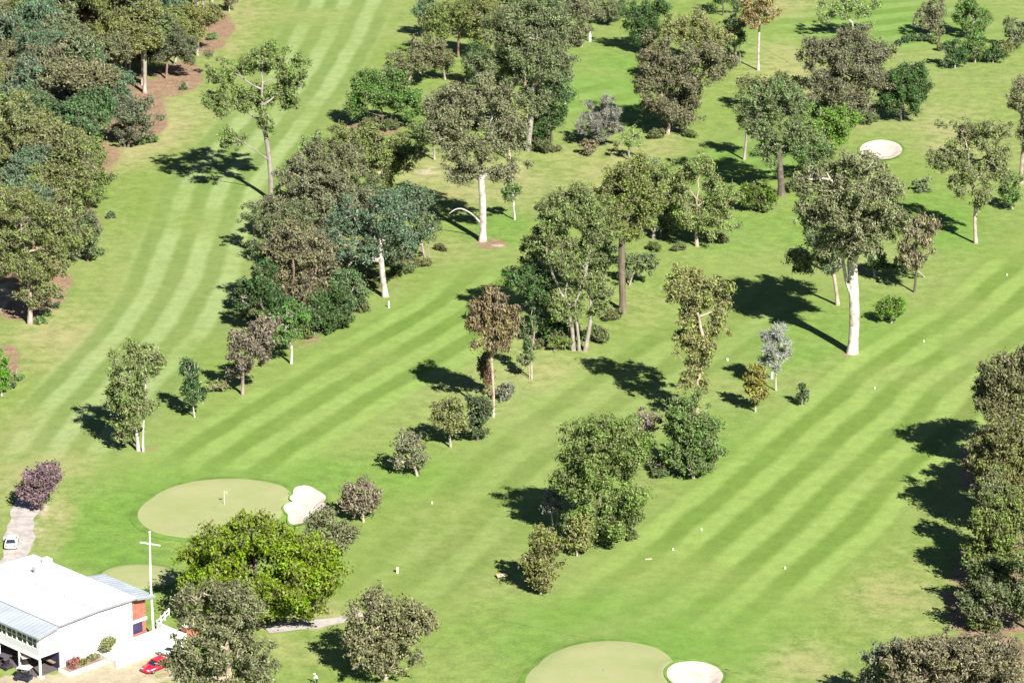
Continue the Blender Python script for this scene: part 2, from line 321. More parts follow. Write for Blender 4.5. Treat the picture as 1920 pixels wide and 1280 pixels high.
def grow(seed, ells, H, tr, kind='gum', dens=1.0, leaf=.37, stems=1, lean=0.0, fork=None):
    """ells: (x, z, rx, rz, y, ry) in metres from the base. returns wood edges (trunk, branches) and the leaf arrays"""
    g = np.random.default_rng(seed); clumps = []; rcs = []; bgs = []
    for (cx, cz, rx, rz, cy, ry) in ells:
        rmin = min(rx, rz); rb = float(np.clip(.27 * rmin + .35, .45, 1.8)); nb = max(5, int(dens * (3.7 if kind != 'bush' else 4.6) * rx * rz / rb ** 2)); per = 7
        d = g.normal(size=(nb, 3)); d /= np.linalg.norm(d, axis=1)[:, None]; r = (.2 + .8 * g.random(nb) ** .5) if kind != 'bush' else (.4 + .6 * g.random(nb) ** .5)
        lump = 1 + .24 * np.sin(d[:, 0] * 4 + seed) * np.sin(d[:, 2] * 5 + seed * 1.7) + .18 * np.sin(d[:, 1] * 6 + d[:, 0] * 3 + seed) + np.where(g.random(nb) < .08, .28, 0)
        if kind == 'bush': lump = 1 + (lump - 1) * .45
        bough = d * (r * lump)[:, None] * np.maximum(np.array([rx, ry, rz]) * 1.06 - rb * .6, .25) + np.array([cx, cy, cz])
        size = rb * g.uniform(.4, 1.35, nb); n = nb * per; bs = np.repeat(size, per); o = g.normal(size=(n, 3)); o /= np.linalg.norm(o, axis=1)[:, None]; o[:, 2] = o[:, 2] * .8 + .05
        clumps.append(np.repeat(bough, per, 0) + o * (bs * (.35 + .5 * g.random(n)))[:, None]); rcs.append(bs * g.uniform(.32, .62, n)); bgs.append(bough)
    cl = np.concatenate(clumps); rc = np.concatenate(rcs); ok = cl[:, 2] > .3; cl = cl[ok]; rc = rc[ok]; bg = np.concatenate(bgs); bg = bg[bg[:, 2] > .3]
    # trunk and leaders
    nodes = []; par = []; main = []
    def add(p, pa, mn): nodes.append(np.array(p, float)); par.append(pa); main.append(mn); return len(nodes) - 1
    zb = min(e[1] - e[3] for e in ells); zt = fork if fork else max(.22 * H, min(zb + .15 * H, .62 * H))
    if kind == 'bush': zt = min(zt, .3 * H)
    tops = []; mx = np.average([e[0] for e in ells], weights=[e[2] for e in ells])
    for s in range(stems):
        a = g.uniform(0, 6.28); off = np.array([math.cos(a), math.sin(a) * .6, 0]) * (0 if stems == 1 else tr * 1.6)
        if stems > 1: off[0] = (s - (stems - 1) / 2) * tr * 2.6
        prev = add(off + [0, 0, -.3], -1, True); n = max(3, int(zt / 1.6)); ph = g.uniform(0, 6, 2)
        spread = 0 if stems == 1 else (s - (stems - 1) / 2) * .10 * zt
        for k in range(1, n + 1):
            f = k / n; wob = .010 * H * np.array([math.sin(f * 3.2 + ph[0]) - math.sin(ph[0]), math.sin(f * 2.7 + ph[1]) - math.sin(ph[1])])
            prev = add([off[0] + wob[0] + mx * f * .25 + lean * f * zt + spread * f, off[1] + wob[1], zt * f], prev, True)
        tops.append(prev)
    for ei, e in enumerate(sorted(ells, key=lambda e: -e[1] - .5 * e[3])):
        k = 1 if len(ells) > 2 else (2 if len(ells) == 2 else 3)
        for j in range(k):
            tgt = np.array([e[0], e[4], e[1]]) + g.normal(size=3) * np.array([e[2], e[5], 0]) * (.28 if k > 1 else .1) + [0, 0, e[3] * g.uniform(.05, .55)]
            if (ei or j) and len(tops) == 1:
                N = np.array(nodes); d = tgt - N; hz = np.hypot(d[:, 0], d[:, 1]); cost = np.linalg.norm(d, axis=1) + 1.6 * np.maximum(0, .55 * hz - d[:, 2]) + np.where(N[:, 2] < .55 * zt, 8, 0); tp = int(np.argmin(cost))
            else: tp = min(tops, key=lambda i: abs(nodes[i][0] - tgt[0]))
            p = nodes[tp]; n = max(2, int(np.linalg.norm(tgt - p) / 1.5)); prev = tp; bend = g.normal(size=3) * .07 * np.linalg.norm(tgt - p)
            if tgt[2] < p[2] + .5: tgt[2] = max(tgt[2], .4 * p[2])
            for q in range(1, n + 1):
                f = q / n; v = p + (tgt - p) * np.array([f ** .85, f ** .85, f ** 1.1]) + bend * math.sin(f * 3.14) + g.normal(size=3) * .1; prev = add(v, prev, True)
    # clumps hang on the nearest sensible node
    order = np.argsort(np.min([np.linalg.norm(bg - nd, axis=1) for nd in nodes[::2]], axis=0)); ends = []
    for i in order:
        c = bg[i]; N = np.array(nodes); d = c - N; dist = np.linalg.norm(d, axis=1); cost = dist + np.maximum(0, .25 * dist - d[:, 2]) * .7 + np.where(N[:, 2] < .12 * H, 6, 0)
        j = int(np.argmin(cost)); p = nodes[j]; mid = p + (c - p) * .5 + g.normal(size=3) * .12 * dist[j] + [0, 0, -.06 * dist[j]]
        m = add(mid, j, False); e = add(c - [0, 0, .2], m, False); ends.append(e)
        for _ in range(2): ends.append(add(c + g.normal(size=3) * .45 + [0, 0, .15], e, False))
    cnt = np.zeros(len(nodes)); cnt[ends] = 1
    for i in range(len(nodes) - 1, -1, -1):
        if cnt[i] == 0 and main[i]: cnt[i] = .5
        if par[i] >= 0: cnt[par[i]] += cnt[i]
    tot = max(cnt[i] for i in range(len(nodes)) if par[i] < 0); rad = np.maximum(tr * (cnt / tot) ** .62, .04)
    T, B = [], []
    for i, pa in enumerate(par):
        if pa < 0: continue
        p, q = nodes[pa], nodes[i]; r1 = rad[i]; r0 = min(rad[pa], r1 * 1.35 + .02) if not (main[i] and main[pa]) else rad[pa]
        if par[pa] < 0: r0 = rad[pa] * 1.4
        (T if main[i] else B).append([*p, *q, r0, r1])
    # leaves
    lw = leaf
    if kind == 'bare':
        m = 26; n = len(cl); c = np.repeat(cl, m, 0); R_ = np.repeat(rc, m); d = g.normal(size=(n * m, 3)); d /= np.linalg.norm(d, axis=1)[:, None]; d[:, 2] += .5
        pos = c + d * (R_ * g.random(n * m))[:, None]; ax = d + g.normal(size=d.shape) * .3; ax /= np.linalg.norm(ax, axis=1)[:, None]; nr = np.cross(ax, g.normal(size=d.shape)); nr /= np.linalg.norm(nr, axis=1)[:, None]
        sl = lw * 1.5 * g.uniform(.6, 1.4, n * m); sw = np.full(n * m, .055); hh = np.repeat(g.random(n), m)
    else:
        per = np.maximum(6, (1.3 * np.pi * rc ** 2 / (lw * lw * .46)).astype(int)); c = np.repeat(cl, per, 0); R_ = np.repeat(rc, per); n = len(c)
        d = g.normal(size=(n, 3)); d[:, 2] += .35; d /= np.linalg.norm(d, axis=1)[:, None]; pos = c + d * (R_ * (.3 + 1.1 * g.random(n) ** 1.6))[:, None] * np.array([1, 1, 1.0 if kind != 'weep' else 1.4])
        nr = .95 * d + g.normal(size=(n, 3)) * .55 + [0, 0, .15]; nr /= np.linalg.norm(nr, axis=1)[:, None]
        dn = np.array([0, 0, -1.]) + g.normal(size=(n, 3)) * (.25 if kind == 'weep' else .9); ax = dn - nr * np.sum(dn * nr, 1)[:, None]; ax /= np.maximum(np.linalg.norm(ax, axis=1), 1e-3)[:, None]
        sl = lw * g.uniform(.6, 1.35, n) * (1.35 if kind == 'weep' else 1.0); sw = lw * .33 * g.uniform(.7, 1.4, n); hh = np.repeat(g.random(len(cl)), per)
    side = np.cross(nr, ax); o = pos; a = ax * (sl * .55)[:, None]; b = side * sw[:, None]
    V = np.stack([o - a + b, o + a, o - a - b], 1).reshape(-1, 3); n = len(o)
    v = np.repeat(np.clip(.5 * hh + .5 * g.random(n), 0, 1), 3); h = np.repeat(np.clip(hh * .7 + g.random(n) * .3, 0, 1), 3)
    return T, B, V, np.arange(3 * n).reshape(-1, 3), v, h
STAT = [0]
def tree_meshes(seed, ells, H, tr, **k):
    T, B, V, F, v, h = grow(seed, ells, H, tr, **k); STAT[0] += len(F) + 14 * (len(T) + len(B))
    return wood_mesh('trunk', T + B, 6), np_mesh('crown', V, F, {'v': v, 'h': h})
def assemble(name, loc, rz, meshes, leafcol, barkcol, label, cat='tree', group=None, sc=(1, 1, 1)):
    t = empty(name, loc, rz); t.scale = sc; tag(t, label, cat, group)
    for nm, me in zip(('trunk', 'crown'), meshes):
        o = link(nm, me, M['leaf'] if nm == 'crown' else M['bark'], t); o.color = (*(leafcol if nm == 'crown' else barkcol), 1)
    return t
def limb(t, pts, r0, r1):
    """a bare limb through photo pixels, in the plane of its trunk"""
    p = t.location; s = scale_at(p); dep = math.atan2(CAM[2] - p.z, p.y - CAM[1]); bx = 960 + p.x * s; d = np.array(p) - CAM; by = 640 - float(np.dot(d, UP)) * s
    q = catmull([((x - bx) / s, .25 * math.sin(i), (by - y) / (s * math.cos(dep))) for i, (x, y) in enumerate(pts)], .7); n = len(q) - 1
    o = link('limb', wood_mesh('limb', [[*q[i], *q[i + 1], r0 + (r1 - r0) * i / n, r0 + (r1 - r0) * (i + 1) / n] for i in range(n)], 7), M['bark'], t); o.color = next(c for c in t.children if c.name.startswith('trunk')).color; return o
def jit(c, a=.10, lift=1.0):
    k = lift * R.uniform(1 - a, 1 + a); return tuple(max(.01, v * k * R.uniform(.95, 1.05)) for v in c)
SEED = [100]
def T(bx, by, crown, leafcol, label, name='gum_tree', bark=G_BARK, tr=None, kind='gum', dens=1.0, stems=1, leaf=.37, lean=0.0, fork=None, depth=.9, cat='tree', group=None):
    """base pixel; crown = ellipses (cx, cy, rx, ry[, metres behind the trunk]) in photo pixels, all standing on that base"""
    p = P(bx, by); s = scale_at(p); dep = math.atan2(CAM[2] - p.z, p.y - CAM[1]); vz = s * math.cos(dep); SEED[0] += 1; g = random.Random(SEED[0]); ells = []
    for e in crown:
        rx = 1.05 * e[2] / s; dy = e[4] if len(e) > 4 else g.uniform(-.15, .15) * rx
        ells.append(((e[0] - bx) / s, (by - e[1] + 0 * dy) / vz + dy * math.tan(dep), rx, e[3] / vz, dy, rx * depth))
    # an ellipse seen from above at this angle shows its depth too: take that out of its height
    ells = [(a, z, rx, max(.6 * rz, math.sqrt(max(.01, rz ** 2 - (.7 * ry * math.tan(dep)) ** 2))), dy, ry) for a, z, rx, rz, dy, ry in ells]
    H = max(e[1] + e[3] for e in ells); tr = tr or (.10 + .013 * H)
    me = tree_meshes(SEED[0], ells, H, tr, kind=kind, dens=dens, stems=stems, leaf=leaf, lean=lean, fork=fork)
    leafcol = (leafcol[0] * .93, leafcol[1] * 1.06, leafcol[2]); return assemble(name, p, 0, me, jit(leafcol, .05, LEAF), jit(bark, .05), label, cat, group)

# --- single trees of the course, from the far end to the near end
T(860, 108, [(835, 45, 45, 42), (885, 35, 40, 40)], OL, 'olive gum at the far end with a dark shadow on the pale fairway', bark=B_BARK, group=None)
T(790, 70, [(805, 25, 28, 35)], BG, 'dusky blue green tree at the edge of the pale fairway far end', 'bushy_tree', kind='bush')
T(930, 118, [(915, 45, 40, 48), (950, 70, 30, 35)], OL, 'yellow olive gum crowded behind the tall centre gum', bark=P_BARK)
T(870, 165, [(890, 115, 28, 35)], DK, 'small dark bushy tree in the gap behind the brown crowned gum', 'bushy_tree', kind='bush', bark=D_BARK)
T(1090, 88, [(1088, 38, 42, 48), (1075, 65, 25, 22)], BR, 'greyish brown gum beside a white stump at the far end', bark=P_BARK)
T(1035, 110, [(1020, 40, 45, 55)], GG, 'grey green gum between the greyish brown gum and the tall centre gum')
T(1140, 45, [(1145, 12, 35, 26)], BR, 'brownish scrubby tree at the far edge of bright grass', bark=D_BARK)
T(1215, 100, [(1190, 30, 30, 30), (1230, 45, 35, 42), (1205, 72, 28, 22)], DK, 'dark spreading tree with deep shade behind the orange brown gum', 'bushy_tree', bark=D_BARK)
T(1300, 125, [(1300, 55, 50, 38), (1335, 75, 38, 32), (1265, 60, 28, 30)], YO, 'yellow tinged gum behind the orange brown gum', bark=P_BARK)
T(1355, 30, [(1355, -8, 25, 30)], DK, 'dark narrow tree behind the yellow tinged gum', 'bushy_tree', bark=D_BARK)
T(1385, 118, [(1375, 62, 28, 42)], GG, 'slim grey green gum beside the thin white trunk', stems=2)
T(1422, 132, [(1425, 20, 40, 35), (1410, 40, 22, 20)], OR, 'orange brown crown on a tall thin white trunk', bark=W_BARK, tr=.28, fork=13)
T(1600, 70, [(1560, 15, 45, 30), (1610, 22, 45, 35)], LG, 'pale thin crowned gum at the far edge of mown grass', bark=W_BARK, dens=.55)
T(1745, 68, [(1745, 30, 33, 36)], BR, 'grey brown gum at the far edge behind the curved hedge', bark=P_BARK)
T(1820, 75, [(1822, 30, 38, 36)], MG, 'mid green bushy tree at the far edge behind dark shrubs', 'bushy_tree', kind='bush')
T(1898, 92, [(1902, 62, 22, 32)], GG, 'grey green tree beside the far dark shrubs', 'bushy_tree')
T(1968, 60, [(1960, 25, 30, 36)], GG, 'grey green tree leaning into view beyond the shrubs', 'bushy_tree')
for (x, y, rx, ry, c, w) in ((1790, 128, 26, 26, DK, 'near dark shrub with a long shadow at the start of the far shrub row'), (1828, 118, 26, 27, MG, 'mid green shrub second in the far shrub row'), (1862, 118, 22, 20, DK, 'dark shrub third in the far shrub row'), (1884, 110, 16, 18, OL, 'olive shrub at the end of the far shrub row')):
    T(x, y, [(x, y - ry, rx, ry)], c, w, 'shrub', kind='bush', cat='shrub', leaf=.38, group='shrubs in the far row')
for i, (x, y) in enumerate(((1674, 100), (1684, 88), (1698, 81), (1712, 78), (1727, 78), (1742, 79), (1755, 84), (1764, 96))):
    T(x, y, [(x, y - 7, 9, 8)], OL if i in (0, 6, 7) else DK, 'low clipped shrub in the curved hedge on the far grass', 'hedge_shrub', kind='bush', cat='hedge', leaf=.36, group='curved hedge on the far grass')
T(1690, 228, [(1685, 160, 40, 42), (1712, 165, 32, 52), (1670, 195, 30, 30)], DK, 'dark green dense tree beside the big greyish brown gum', 'bushy_tree', kind='bush', bark=D_BARK)
T(1580, 226, [(1540, 110, 45, 50), (1590, 100, 60, 50), (1625, 140, 42, 55), (1560, 165, 55, 45), (1600, 195, 40, 28)], BR, 'big greyish brown dense gum beside the dark green tree', bark=P_BARK, dens=1.15)
T(1430, 205, [(1410, 160, 40, 26), (1455, 165, 38, 26)], YO, 'dry yellow olive low crowned tree by the pale earth patch', 'bushy_tree', dens=.7, bark=P_BARK)
T(1252, 252, [(1230, 110, 35, 40), (1290, 130, 50, 55), (1225, 165, 40, 50), (1260, 200, 55, 45), (1330, 110, 40, 40)], BR, 'large orange brown gum with a deep pool of shade at its back', bark=P_BARK, dens=1.15)
T(1216, 150, [(1222, 105, 22, 22)], OR, 'orange tinted small crown at the edge of the large brown gum', 'bushy_tree', bark=P_BARK)
T(1465, 366, [(1420, 190, 38, 38), (1470, 200, 48, 45), (1430, 240, 40, 35), (1500, 250, 35, 35), (1440, 285, 30, 25)], GG, 'tall gum with a dark trunk and grey green layered crown', bark=D_BARK, tr=.7)
T(1556, 296, [(1530, 225, 40, 32), (1575, 235, 36, 38), (1500, 250, 28, 28)], (.13, .19, .035), 'bright green leafy tree near the far oval bunker', 'bushy_tree', kind='bush', dens=1.0)
T(765, 165, [(750, 125, 35, 30), (790, 105, 38, 32), (820, 95, 20, 22)], BR, 'brown low gum at the edge of the pale fairway', bark=P_BARK)
T(715, 240, [(690, 165, 38, 42), (730, 170, 45, 45), (770, 190, 28, 35), (665, 205, 20, 20)], MG, 'dense mid green tree beside the pale fairway bend', 'bushy_tree', kind='bush', bark=D_BARK)
T(990, 282, [(945, 60, 45, 50), (1000, 45, 55, 55), (1030, 110, 45, 60), (970, 130, 50, 50), (1045, 60, 30, 40), (1000, 190, 35, 35)], GG, 'tall centre gum with dark trunk and high olive crown', bark=G_BARK, tr=.6, dens=1.1)
T(1032, 275, [(1040, 190, 32, 48), (1020, 235, 28, 30)], DK, 'dark green tree at the foot of the tall centre gum', 'bushy_tree', kind='bush', bark=D_BARK)
T(1118, 275, [(1125, 225, 42, 38)], GY, 'grey leafless twiggy tree on the dry grass', 'bare_tree', bark=(.3, .27, .25), kind='bare', dens=1.1, leaf=.9)
T(1104, 292, [(1104, 274, 16, 15)], (.15, .125, .07), 'small brownish shrub beside the grey twiggy tree', 'shrub', kind='bush', cat='shrub')
T(1180, 300, [(1180, 262, 24, 28)], LG, 'pale sparse sapling on the dry grass', 'sapling', dens=.6)
t = T(905, 452, [(865, 190, 55, 45), (920, 180, 50, 40), (835, 245, 42, 42), (900, 265, 60, 55), (960, 250, 40, 50), (865, 320, 40, 35), (940, 325, 35, 30)], (.18, .155, .085), 'tall brown crowned gum with a stout white trunk and curved limb', bark=W_BARK, tr=.7, fork=17, dens=.95)
limb(t, [(903, 420), (885, 402), (865, 392), (852, 394), (843, 400)], .2, .07)
T(965, 412, [(961, 362, 20, 17)], MG, 'tiny round topped sapling with a pale stem on bare grass', 'sapling', kind='bush', bark=W_BARK, leaf=.38)
T(508, 376, [(430, 135, 38, 28), (500, 115, 55, 30), (560, 140, 32, 30), (420, 190, 40, 32), (480, 190, 45, 35), (545, 180, 32, 40), (435, 265, 28, 26), (500, 235, 20, 18)], (.155, .175, .055), 'lone open crowned gum with forked grey trunk by the pale fairway', bark=G_BARK, tr=.5, fork=13, dens=.95)
T(560, 325, [(580, 275, 18, 30), (600, 262, 14, 20)], LG, 'pale green sapling beside the lone open crowned gum', 'sapling', dens=.5)
T(740, 398, [(690, 270, 45, 35), (745, 285, 45, 40), (640, 265, 40, 30), (700, 320, 50, 35)], OL, 'olive gum at the back of the big tree clump', bark=P_BARK)
T(640, 455, [(560, 330, 50, 38), (620, 330, 60, 42), (590, 380, 65, 42), (670, 375, 50, 40), (520, 390, 40, 32)], BR, 'broad greyish brown gum in the middle of the big tree clump', bark=P_BARK, dens=1.2)
T(480, 480, [(475, 402, 36, 28)], GG, 'small grey green tree leaning out of the big tree clump', dens=.7)
T(780, 470, [(775, 385, 35, 38), (745, 375, 25, 25)], BG, 'rounded blue green tree at the back of the white trunk', 'bushy_tree', kind='bush')
T(803, 498, [(800, 430, 32, 32), (770, 450, 25, 25)], GG, 'grey green low tree at the end of the big tree clump', stems=2, bark=G_BARK)
T(723, 556, [(660, 420, 50, 42), (725, 400, 45, 42), (760, 440, 45, 40), (690, 470, 45, 35), (630, 465, 40, 35)], BG, 'blue green gum with a short bright white trunk', bark=W_BARK, tr=.55, fork=10)
T(558, 605, [(545, 450, 40, 40), (590, 480, 50, 45), (520, 500, 35, 35), (575, 540, 55, 40)], (.165, .14, .08), 'brownish gum with reddish stems in the big tree clump', bark=B_BARK, stems=3)
T(505, 640, [(495, 525, 30, 40), (520, 580, 35, 45)], DK, 'dark green tree at the tip of the big tree clump', 'bushy_tree', kind='bush', dens=1.1, bark=D_BARK)
T(610, 622, [(600, 580, 38, 36), (640, 570, 32, 38), (630, 595, 35, 22)], DK, 'dark green thicket tree at the front of the big tree clump', 'bushy_tree', kind='bush', bark=D_BARK)
T(590, 628, [(585, 600, 30, 22)], DK, 'low dark bush under the brownish gum with reddish stems', 'shrub', kind='bush', cat='shrub')
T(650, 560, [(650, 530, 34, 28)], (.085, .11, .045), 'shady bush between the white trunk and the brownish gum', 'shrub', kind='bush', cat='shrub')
T(468, 585, [(462, 550, 26, 32)], DK, 'dark bush jutting out of the big tree clump', 'shrub', kind='bush', cat='shrub')
T(680, 580, [(680, 571, 9, 9)], MG, 'tiny round green bush on the grass by the white trunk', 'shrub', kind='bush', cat='shrub', leaf=.4)
T(546, 682, [(535, 615, 35, 30), (555, 590, 25, 28)], MG, 'green tree on a short pale stem in front of the thicket', 'bushy_tree', bark=W_BARK, kind='bush')
T(455, 740, [(475, 645, 48, 42), (460, 690, 42, 28), (500, 620, 30, 30)], (.155, .12, .095), 'thin brownish half bare tree at the tip of the big clump', 'bare_tree', bark=(.3, .22, .2), dens=.75, leaf=.38)
T(420, 735, [(405, 722, 26, 12)], YO, 'low dry tuft of growth beside the half bare tree', 'shrub', cat='shrub', dens=.5, leaf=.36)
T(365, 782, [(360, 700, 22, 30), (364, 735, 26, 24)], DK, 'small dark upright tree on a thin pale stem', 'conifer_tree', kind='bush', bark=W_BARK, tr=.12)
T(264, 846, [(262, 690, 50, 45), (285, 680, 32, 28), (232, 740, 28, 50), (255, 760, 42, 45), (235, 805, 28, 30)], (.16, .16, .06), 'isolated gum with twin slender white trunks', bark=W_BARK, stems=2, tr=.28, dens=1.0, fork=11)
T(78, 956, [(75, 905, 36, 34), (95, 890, 26, 24), (65, 930, 28, 20)], PU, 'purple flowering bushy tree beside the gravel road', 'flowering_tree', kind='bush', bark=D_BARK, leaf=.38)
T(4, 742, [(2, 695, 20, 45), (-20, 700, 30, 45)], (.10, .19, .02), 'bright green leafy shrub on red earth', 'shrub', kind='bush', cat='shrub')
T(1307, 462, [(1265, 340, 38, 36), (1310, 320, 40, 34), (1350, 360, 42, 42), (1290, 390, 48, 38), (1340, 410, 40, 28)], (.17, .195, .07), 'yellow green spreading gum on bright grass', bark=P_BARK, dens=.95)
T(1425, 395, [(1405, 365, 28, 26), (1435, 365, 22, 24)], (.10, .13, .02), 'low dark olive thicket beside the dark trunk', 'shrub', kind='bush', cat='shrub')
T(1168, 582, [(1180, 330, 45, 45), (1150, 370, 35, 45), (1210, 375, 38, 42), (1175, 420, 45, 35)], OL, 'gum with a thick brown trunk and olive crown', bark=(.15, .11, .085), tr=.66, fork=14, dens=1.05)
T(1180, 535, [(1185, 500, 38, 28), (1215, 490, 25, 22)], GG, 'low grey green growth round the thick brown trunk', 'shrub', cat='shrub', dens=.8)
T(1086, 656, [(1040, 400, 48, 42), (1090, 390, 45, 40), (1120, 440, 40, 50), (1045, 470, 50, 45), (1090, 510, 50, 45), (1120, 560, 30, 45), (1060, 570, 35, 40)], (.15, .16, .06), 'large multi stemmed olive gum in the centre row', bark=G_BARK, stems=3, tr=.38, dens=1.0)
T(1025, 648, [(985, 525, 38, 40), (1020, 560, 42, 50), (1030, 610, 38, 28)], DK, 'dark green tree beside the multi stemmed olive gum', 'bushy_tree', bark=D_BARK)
T(995, 710, [(993, 625, 20, 45), (985, 670, 15, 22)], (.09, .125, .05), 'slim dark tree on twin thin stems', stems=2, tr=.13, bark=P_BARK, dens=.7)
t = T(1598, 662, [(1540, 340, 42, 45), (1595, 325, 55, 45), (1645, 350, 45, 48), (1560, 400, 50, 42), (1620, 400, 55, 45), (1515, 405, 38, 36), (1655, 415, 42, 40), (1500, 350, 25, 25), (1600, 430, 50, 38, -4), (1560, 380, 45, 40, -4), (1640, 385, 45, 40, -4), (1595, 345, 48, 36, -4), (1590, 450, 40, 34), (1545, 455, 32, 26)], (.165, .155, .08), 'giant gum with a massive pinkish white forked trunk', bark=(.60, .52, .47), tr=.92, fork=15.5, dens=1.0)
limb(t, [(1594, 556), (1583, 528), (1577, 500), (1572, 470), (1560, 440)], .36, .16)
T(1571, 572, [(1540, 450, 40, 35), (1505, 490, 32, 30), (1560, 490, 30, 28)], GG, 'grey green gum standing behind the giant white trunk', bark=P_BARK, tr=.35)
T(1640, 522, [(1640, 490, 24, 30)], DK, 'dark bush in the shade behind the giant white trunk', 'shrub', kind='bush', cat='shrub')
T(1714, 548, [(1718, 440, 44, 42), (1715, 485, 40, 28)], (.185, .145, .095), 'thin brownish pink crowned tree on a slender dark stem', bark=D_BARK, tr=.2, kind='weep', dens=.6, leaf=.38)
T(1735, 520, [(1700, 500, 30, 18), (1670, 500, 20, 14)], DK, 'low dark shrub under the thin brownish pink crowned tree', 'shrub', cat='shrub', dens=.6)
T(1672, 606, [(1675, 575, 18, 24), (1655, 580, 15, 18)], (.10, .155, .02), 'small rounded green tree near the giant white trunk', 'bushy_tree', kind='bush')
T(1830, 456, [(1800, 250, 40, 35), (1845, 260, 38, 40), (1765, 300, 36, 35), (1820, 310, 45, 40), (1860, 320, 32, 40), (1835, 365, 30, 45), (1790, 350, 25, 22)], (.165, .165, .07), 'layered olive gum with broken crown near the striped fairway', bark=P_BARK, tr=.35, dens=.7)
T(1898, 392, [(1895, 355, 24, 34)], MG, 'green bushy tree beside the layered olive gum', 'bushy_tree', kind='bush')
T(1730, 360, [(1728, 345, 22, 16)], GG, 'low sparse shrub in the shade of the layered olive gum', 'shrub', cat='shrub', dens=.7)
T(1915, 345, [(1908, 180, 28, 45), (1925, 240, 35, 50)], BR, 'brown gum partly seen beside the dry grass', bark=P_BARK)
T(925, 782, [(915, 585, 35, 42), (945, 610, 30, 35), (900, 605, 22, 35), (930, 640, 35, 25)], RB, 'red brown drooping tree on a slender pale trunk', 'casuarina_tree', kind='weep', bark=P_BARK, tr=.24, fork=11, dens=.9, leaf=.385)
T(918, 740, [(912, 690, 22, 38)], (.15, .085, .05), 'dark reddish understorey growth below the drooping tree', 'shrub', kind='weep', cat='shrub', bark=B_BARK, dens=.8)
T(945, 752, [(945, 733, 19, 18)], (.15, .145, .11), 'grey small shrub beside the slender pale trunk', 'shrub', kind='bush', cat='shrub', dens=.8)
T(895, 826, [(898, 765, 26, 40), (890, 800, 26, 25)], (.065, .085, .04), 'dark dense upright tree below the drooping tree', 'bushy_tree', kind='bush', bark=D_BARK)
T(845, 838, [(838, 775, 36, 34), (855, 800, 24, 20)], (.16, .155, .06), 'small olive tree beside the dark upright tree', bark=G_BARK, kind='bush')
T(783, 892, [(765, 830, 32, 36), (780, 860, 26, 25), (745, 860, 18, 22)], (.16, .16, .085), 'sparse greyish small tree with a jagged shadow', bark=P_BARK, dens=.65)
T(682, 978, [(682, 930, 38, 38), (665, 945, 28, 26)], (.175, .145, .10), 'round brownish tree with a pale fan of stems', 'bushy_tree', kind='bush', bark=P_BARK, dens=.85)
T(625, 1052, [(610, 990, 42, 36), (640, 1005, 30, 36)], (.16, .145, .075), 'olive brown shrubby tree between the bunker and yellow green tree', 'bushy_tree', kind='bush', bark=P_BARK, dens=.85)
T(488, 1170, [(490, 1068, 138, 84), (405, 1060, 60, 58), (575, 1060, 62, 60), (480, 1010, 70, 38), (440, 1118, 90, 40), (545, 1115, 85, 42)], (.138, .172, .014), 'large spreading yellow green tree beside the putting green', 'mango_tree', kind='bush', bark=D_BARK, tr=.7, dens=1.0, leaf=.42)
T(440, 1500, [(390, 1150, 60, 48), (450, 1140, 55, 45), (420, 1200, 90, 50), (370, 1240, 55, 50), (470, 1240, 60, 55), (420, 1280, 80, 40)], (.155, .14, .07), 'olive brown gum in front of the red car and clubhouse', bark=P_BARK, tr=.5, dens=.95, leaf=.36)
T(722, 1274, [(700, 1165, 55, 55), (755, 1160, 52, 48), (720, 1215, 75, 50), (790, 1165, 28, 28), (680, 1195, 42, 38)], (.165, .145, .075), 'rounded olive brown tree standing alone by the worn path', 'bushy_tree', kind='bush', bark=P_BARK, dens=.95)
T(1308, 790, [(1275, 545, 38, 38), (1320, 550, 45, 42), (1295, 590, 35, 35), (1345, 600, 30, 40), (1285, 640, 28, 34), (1320, 650, 34, 38), (1300, 700, 36, 36)], (.205, .18, .07), 'tall sparse gum with dusty yellow crown and pale stems', bark=P_BARK, tr=.38, dens=.8, kind='gum', fork=9)
T(1300, 896, [(1290, 785, 48, 48), (1320, 820, 42, 45), (1280, 830, 38, 45), (1300, 865, 40, 25)], (.125, .15, .05), 'bushy green tree at the foot of the tall sparse gum', 'bushy_tree', kind='bush')
T(1215, 868, [(1215, 792, 28, 30)], (.185, .14, .115), 'greyish brown small tree tucked behind the big rounded tree', 'bushy_tree', dens=.8, bark=P_BARK)
T(1128, 1022, [(1110, 830, 58, 55), (1170, 840, 50, 60), (1085, 890, 50, 55), (1140, 920, 75, 60), (1120, 975, 65, 42), (1180, 960, 32, 45)], (.125, .145, .045), 'big rounded dark olive tree in the middle of the course', 'bushy_tree', kind='bush', dens=1.0, bark=D_BARK)
T(1041, 997, [(1035, 940, 26, 24)], (.20, .18, .16), 'small pale crowned tree on two thin white stems', stems=2, tr=.12, bark=W_BARK, dens=.75, fork=3.5)
T(1082, 1042, [(1088, 990, 22, 28), (1082, 1022, 22, 18)], (.17, .165, .05), 'yellowish small tree at the edge of the big rounded tree', 'bushy_tree', kind='bush')
T(1013, 1112, [(1020, 1020, 32, 34), (1016, 1060, 37, 42), (1020, 1085, 30, 22)], (.155, .15, .05), 'egg shaped olive brown tree with a round dark shadow', 'conifer_tree', kind='bush', bark=P_BARK, tr=.2, leaf=.38, dens=1.1)
T(1416, 772, [(1417, 705, 20, 24), (1416, 735, 25, 26)], (.18, .16, .035), 'small golden olive tree beside the pale bare tree', 'conifer_tree', kind='bush', bark=P_BARK, tr=.15, leaf=.38)
T(1455, 732, [(1450, 650, 30, 42)], (.30, .275, .24), 'pale leafless twiggy tree beside the golden olive tree', 'bare_tree', bark=(.42, .39, .35), kind='bare', tr=.14, dens=.8, leaf=.9)
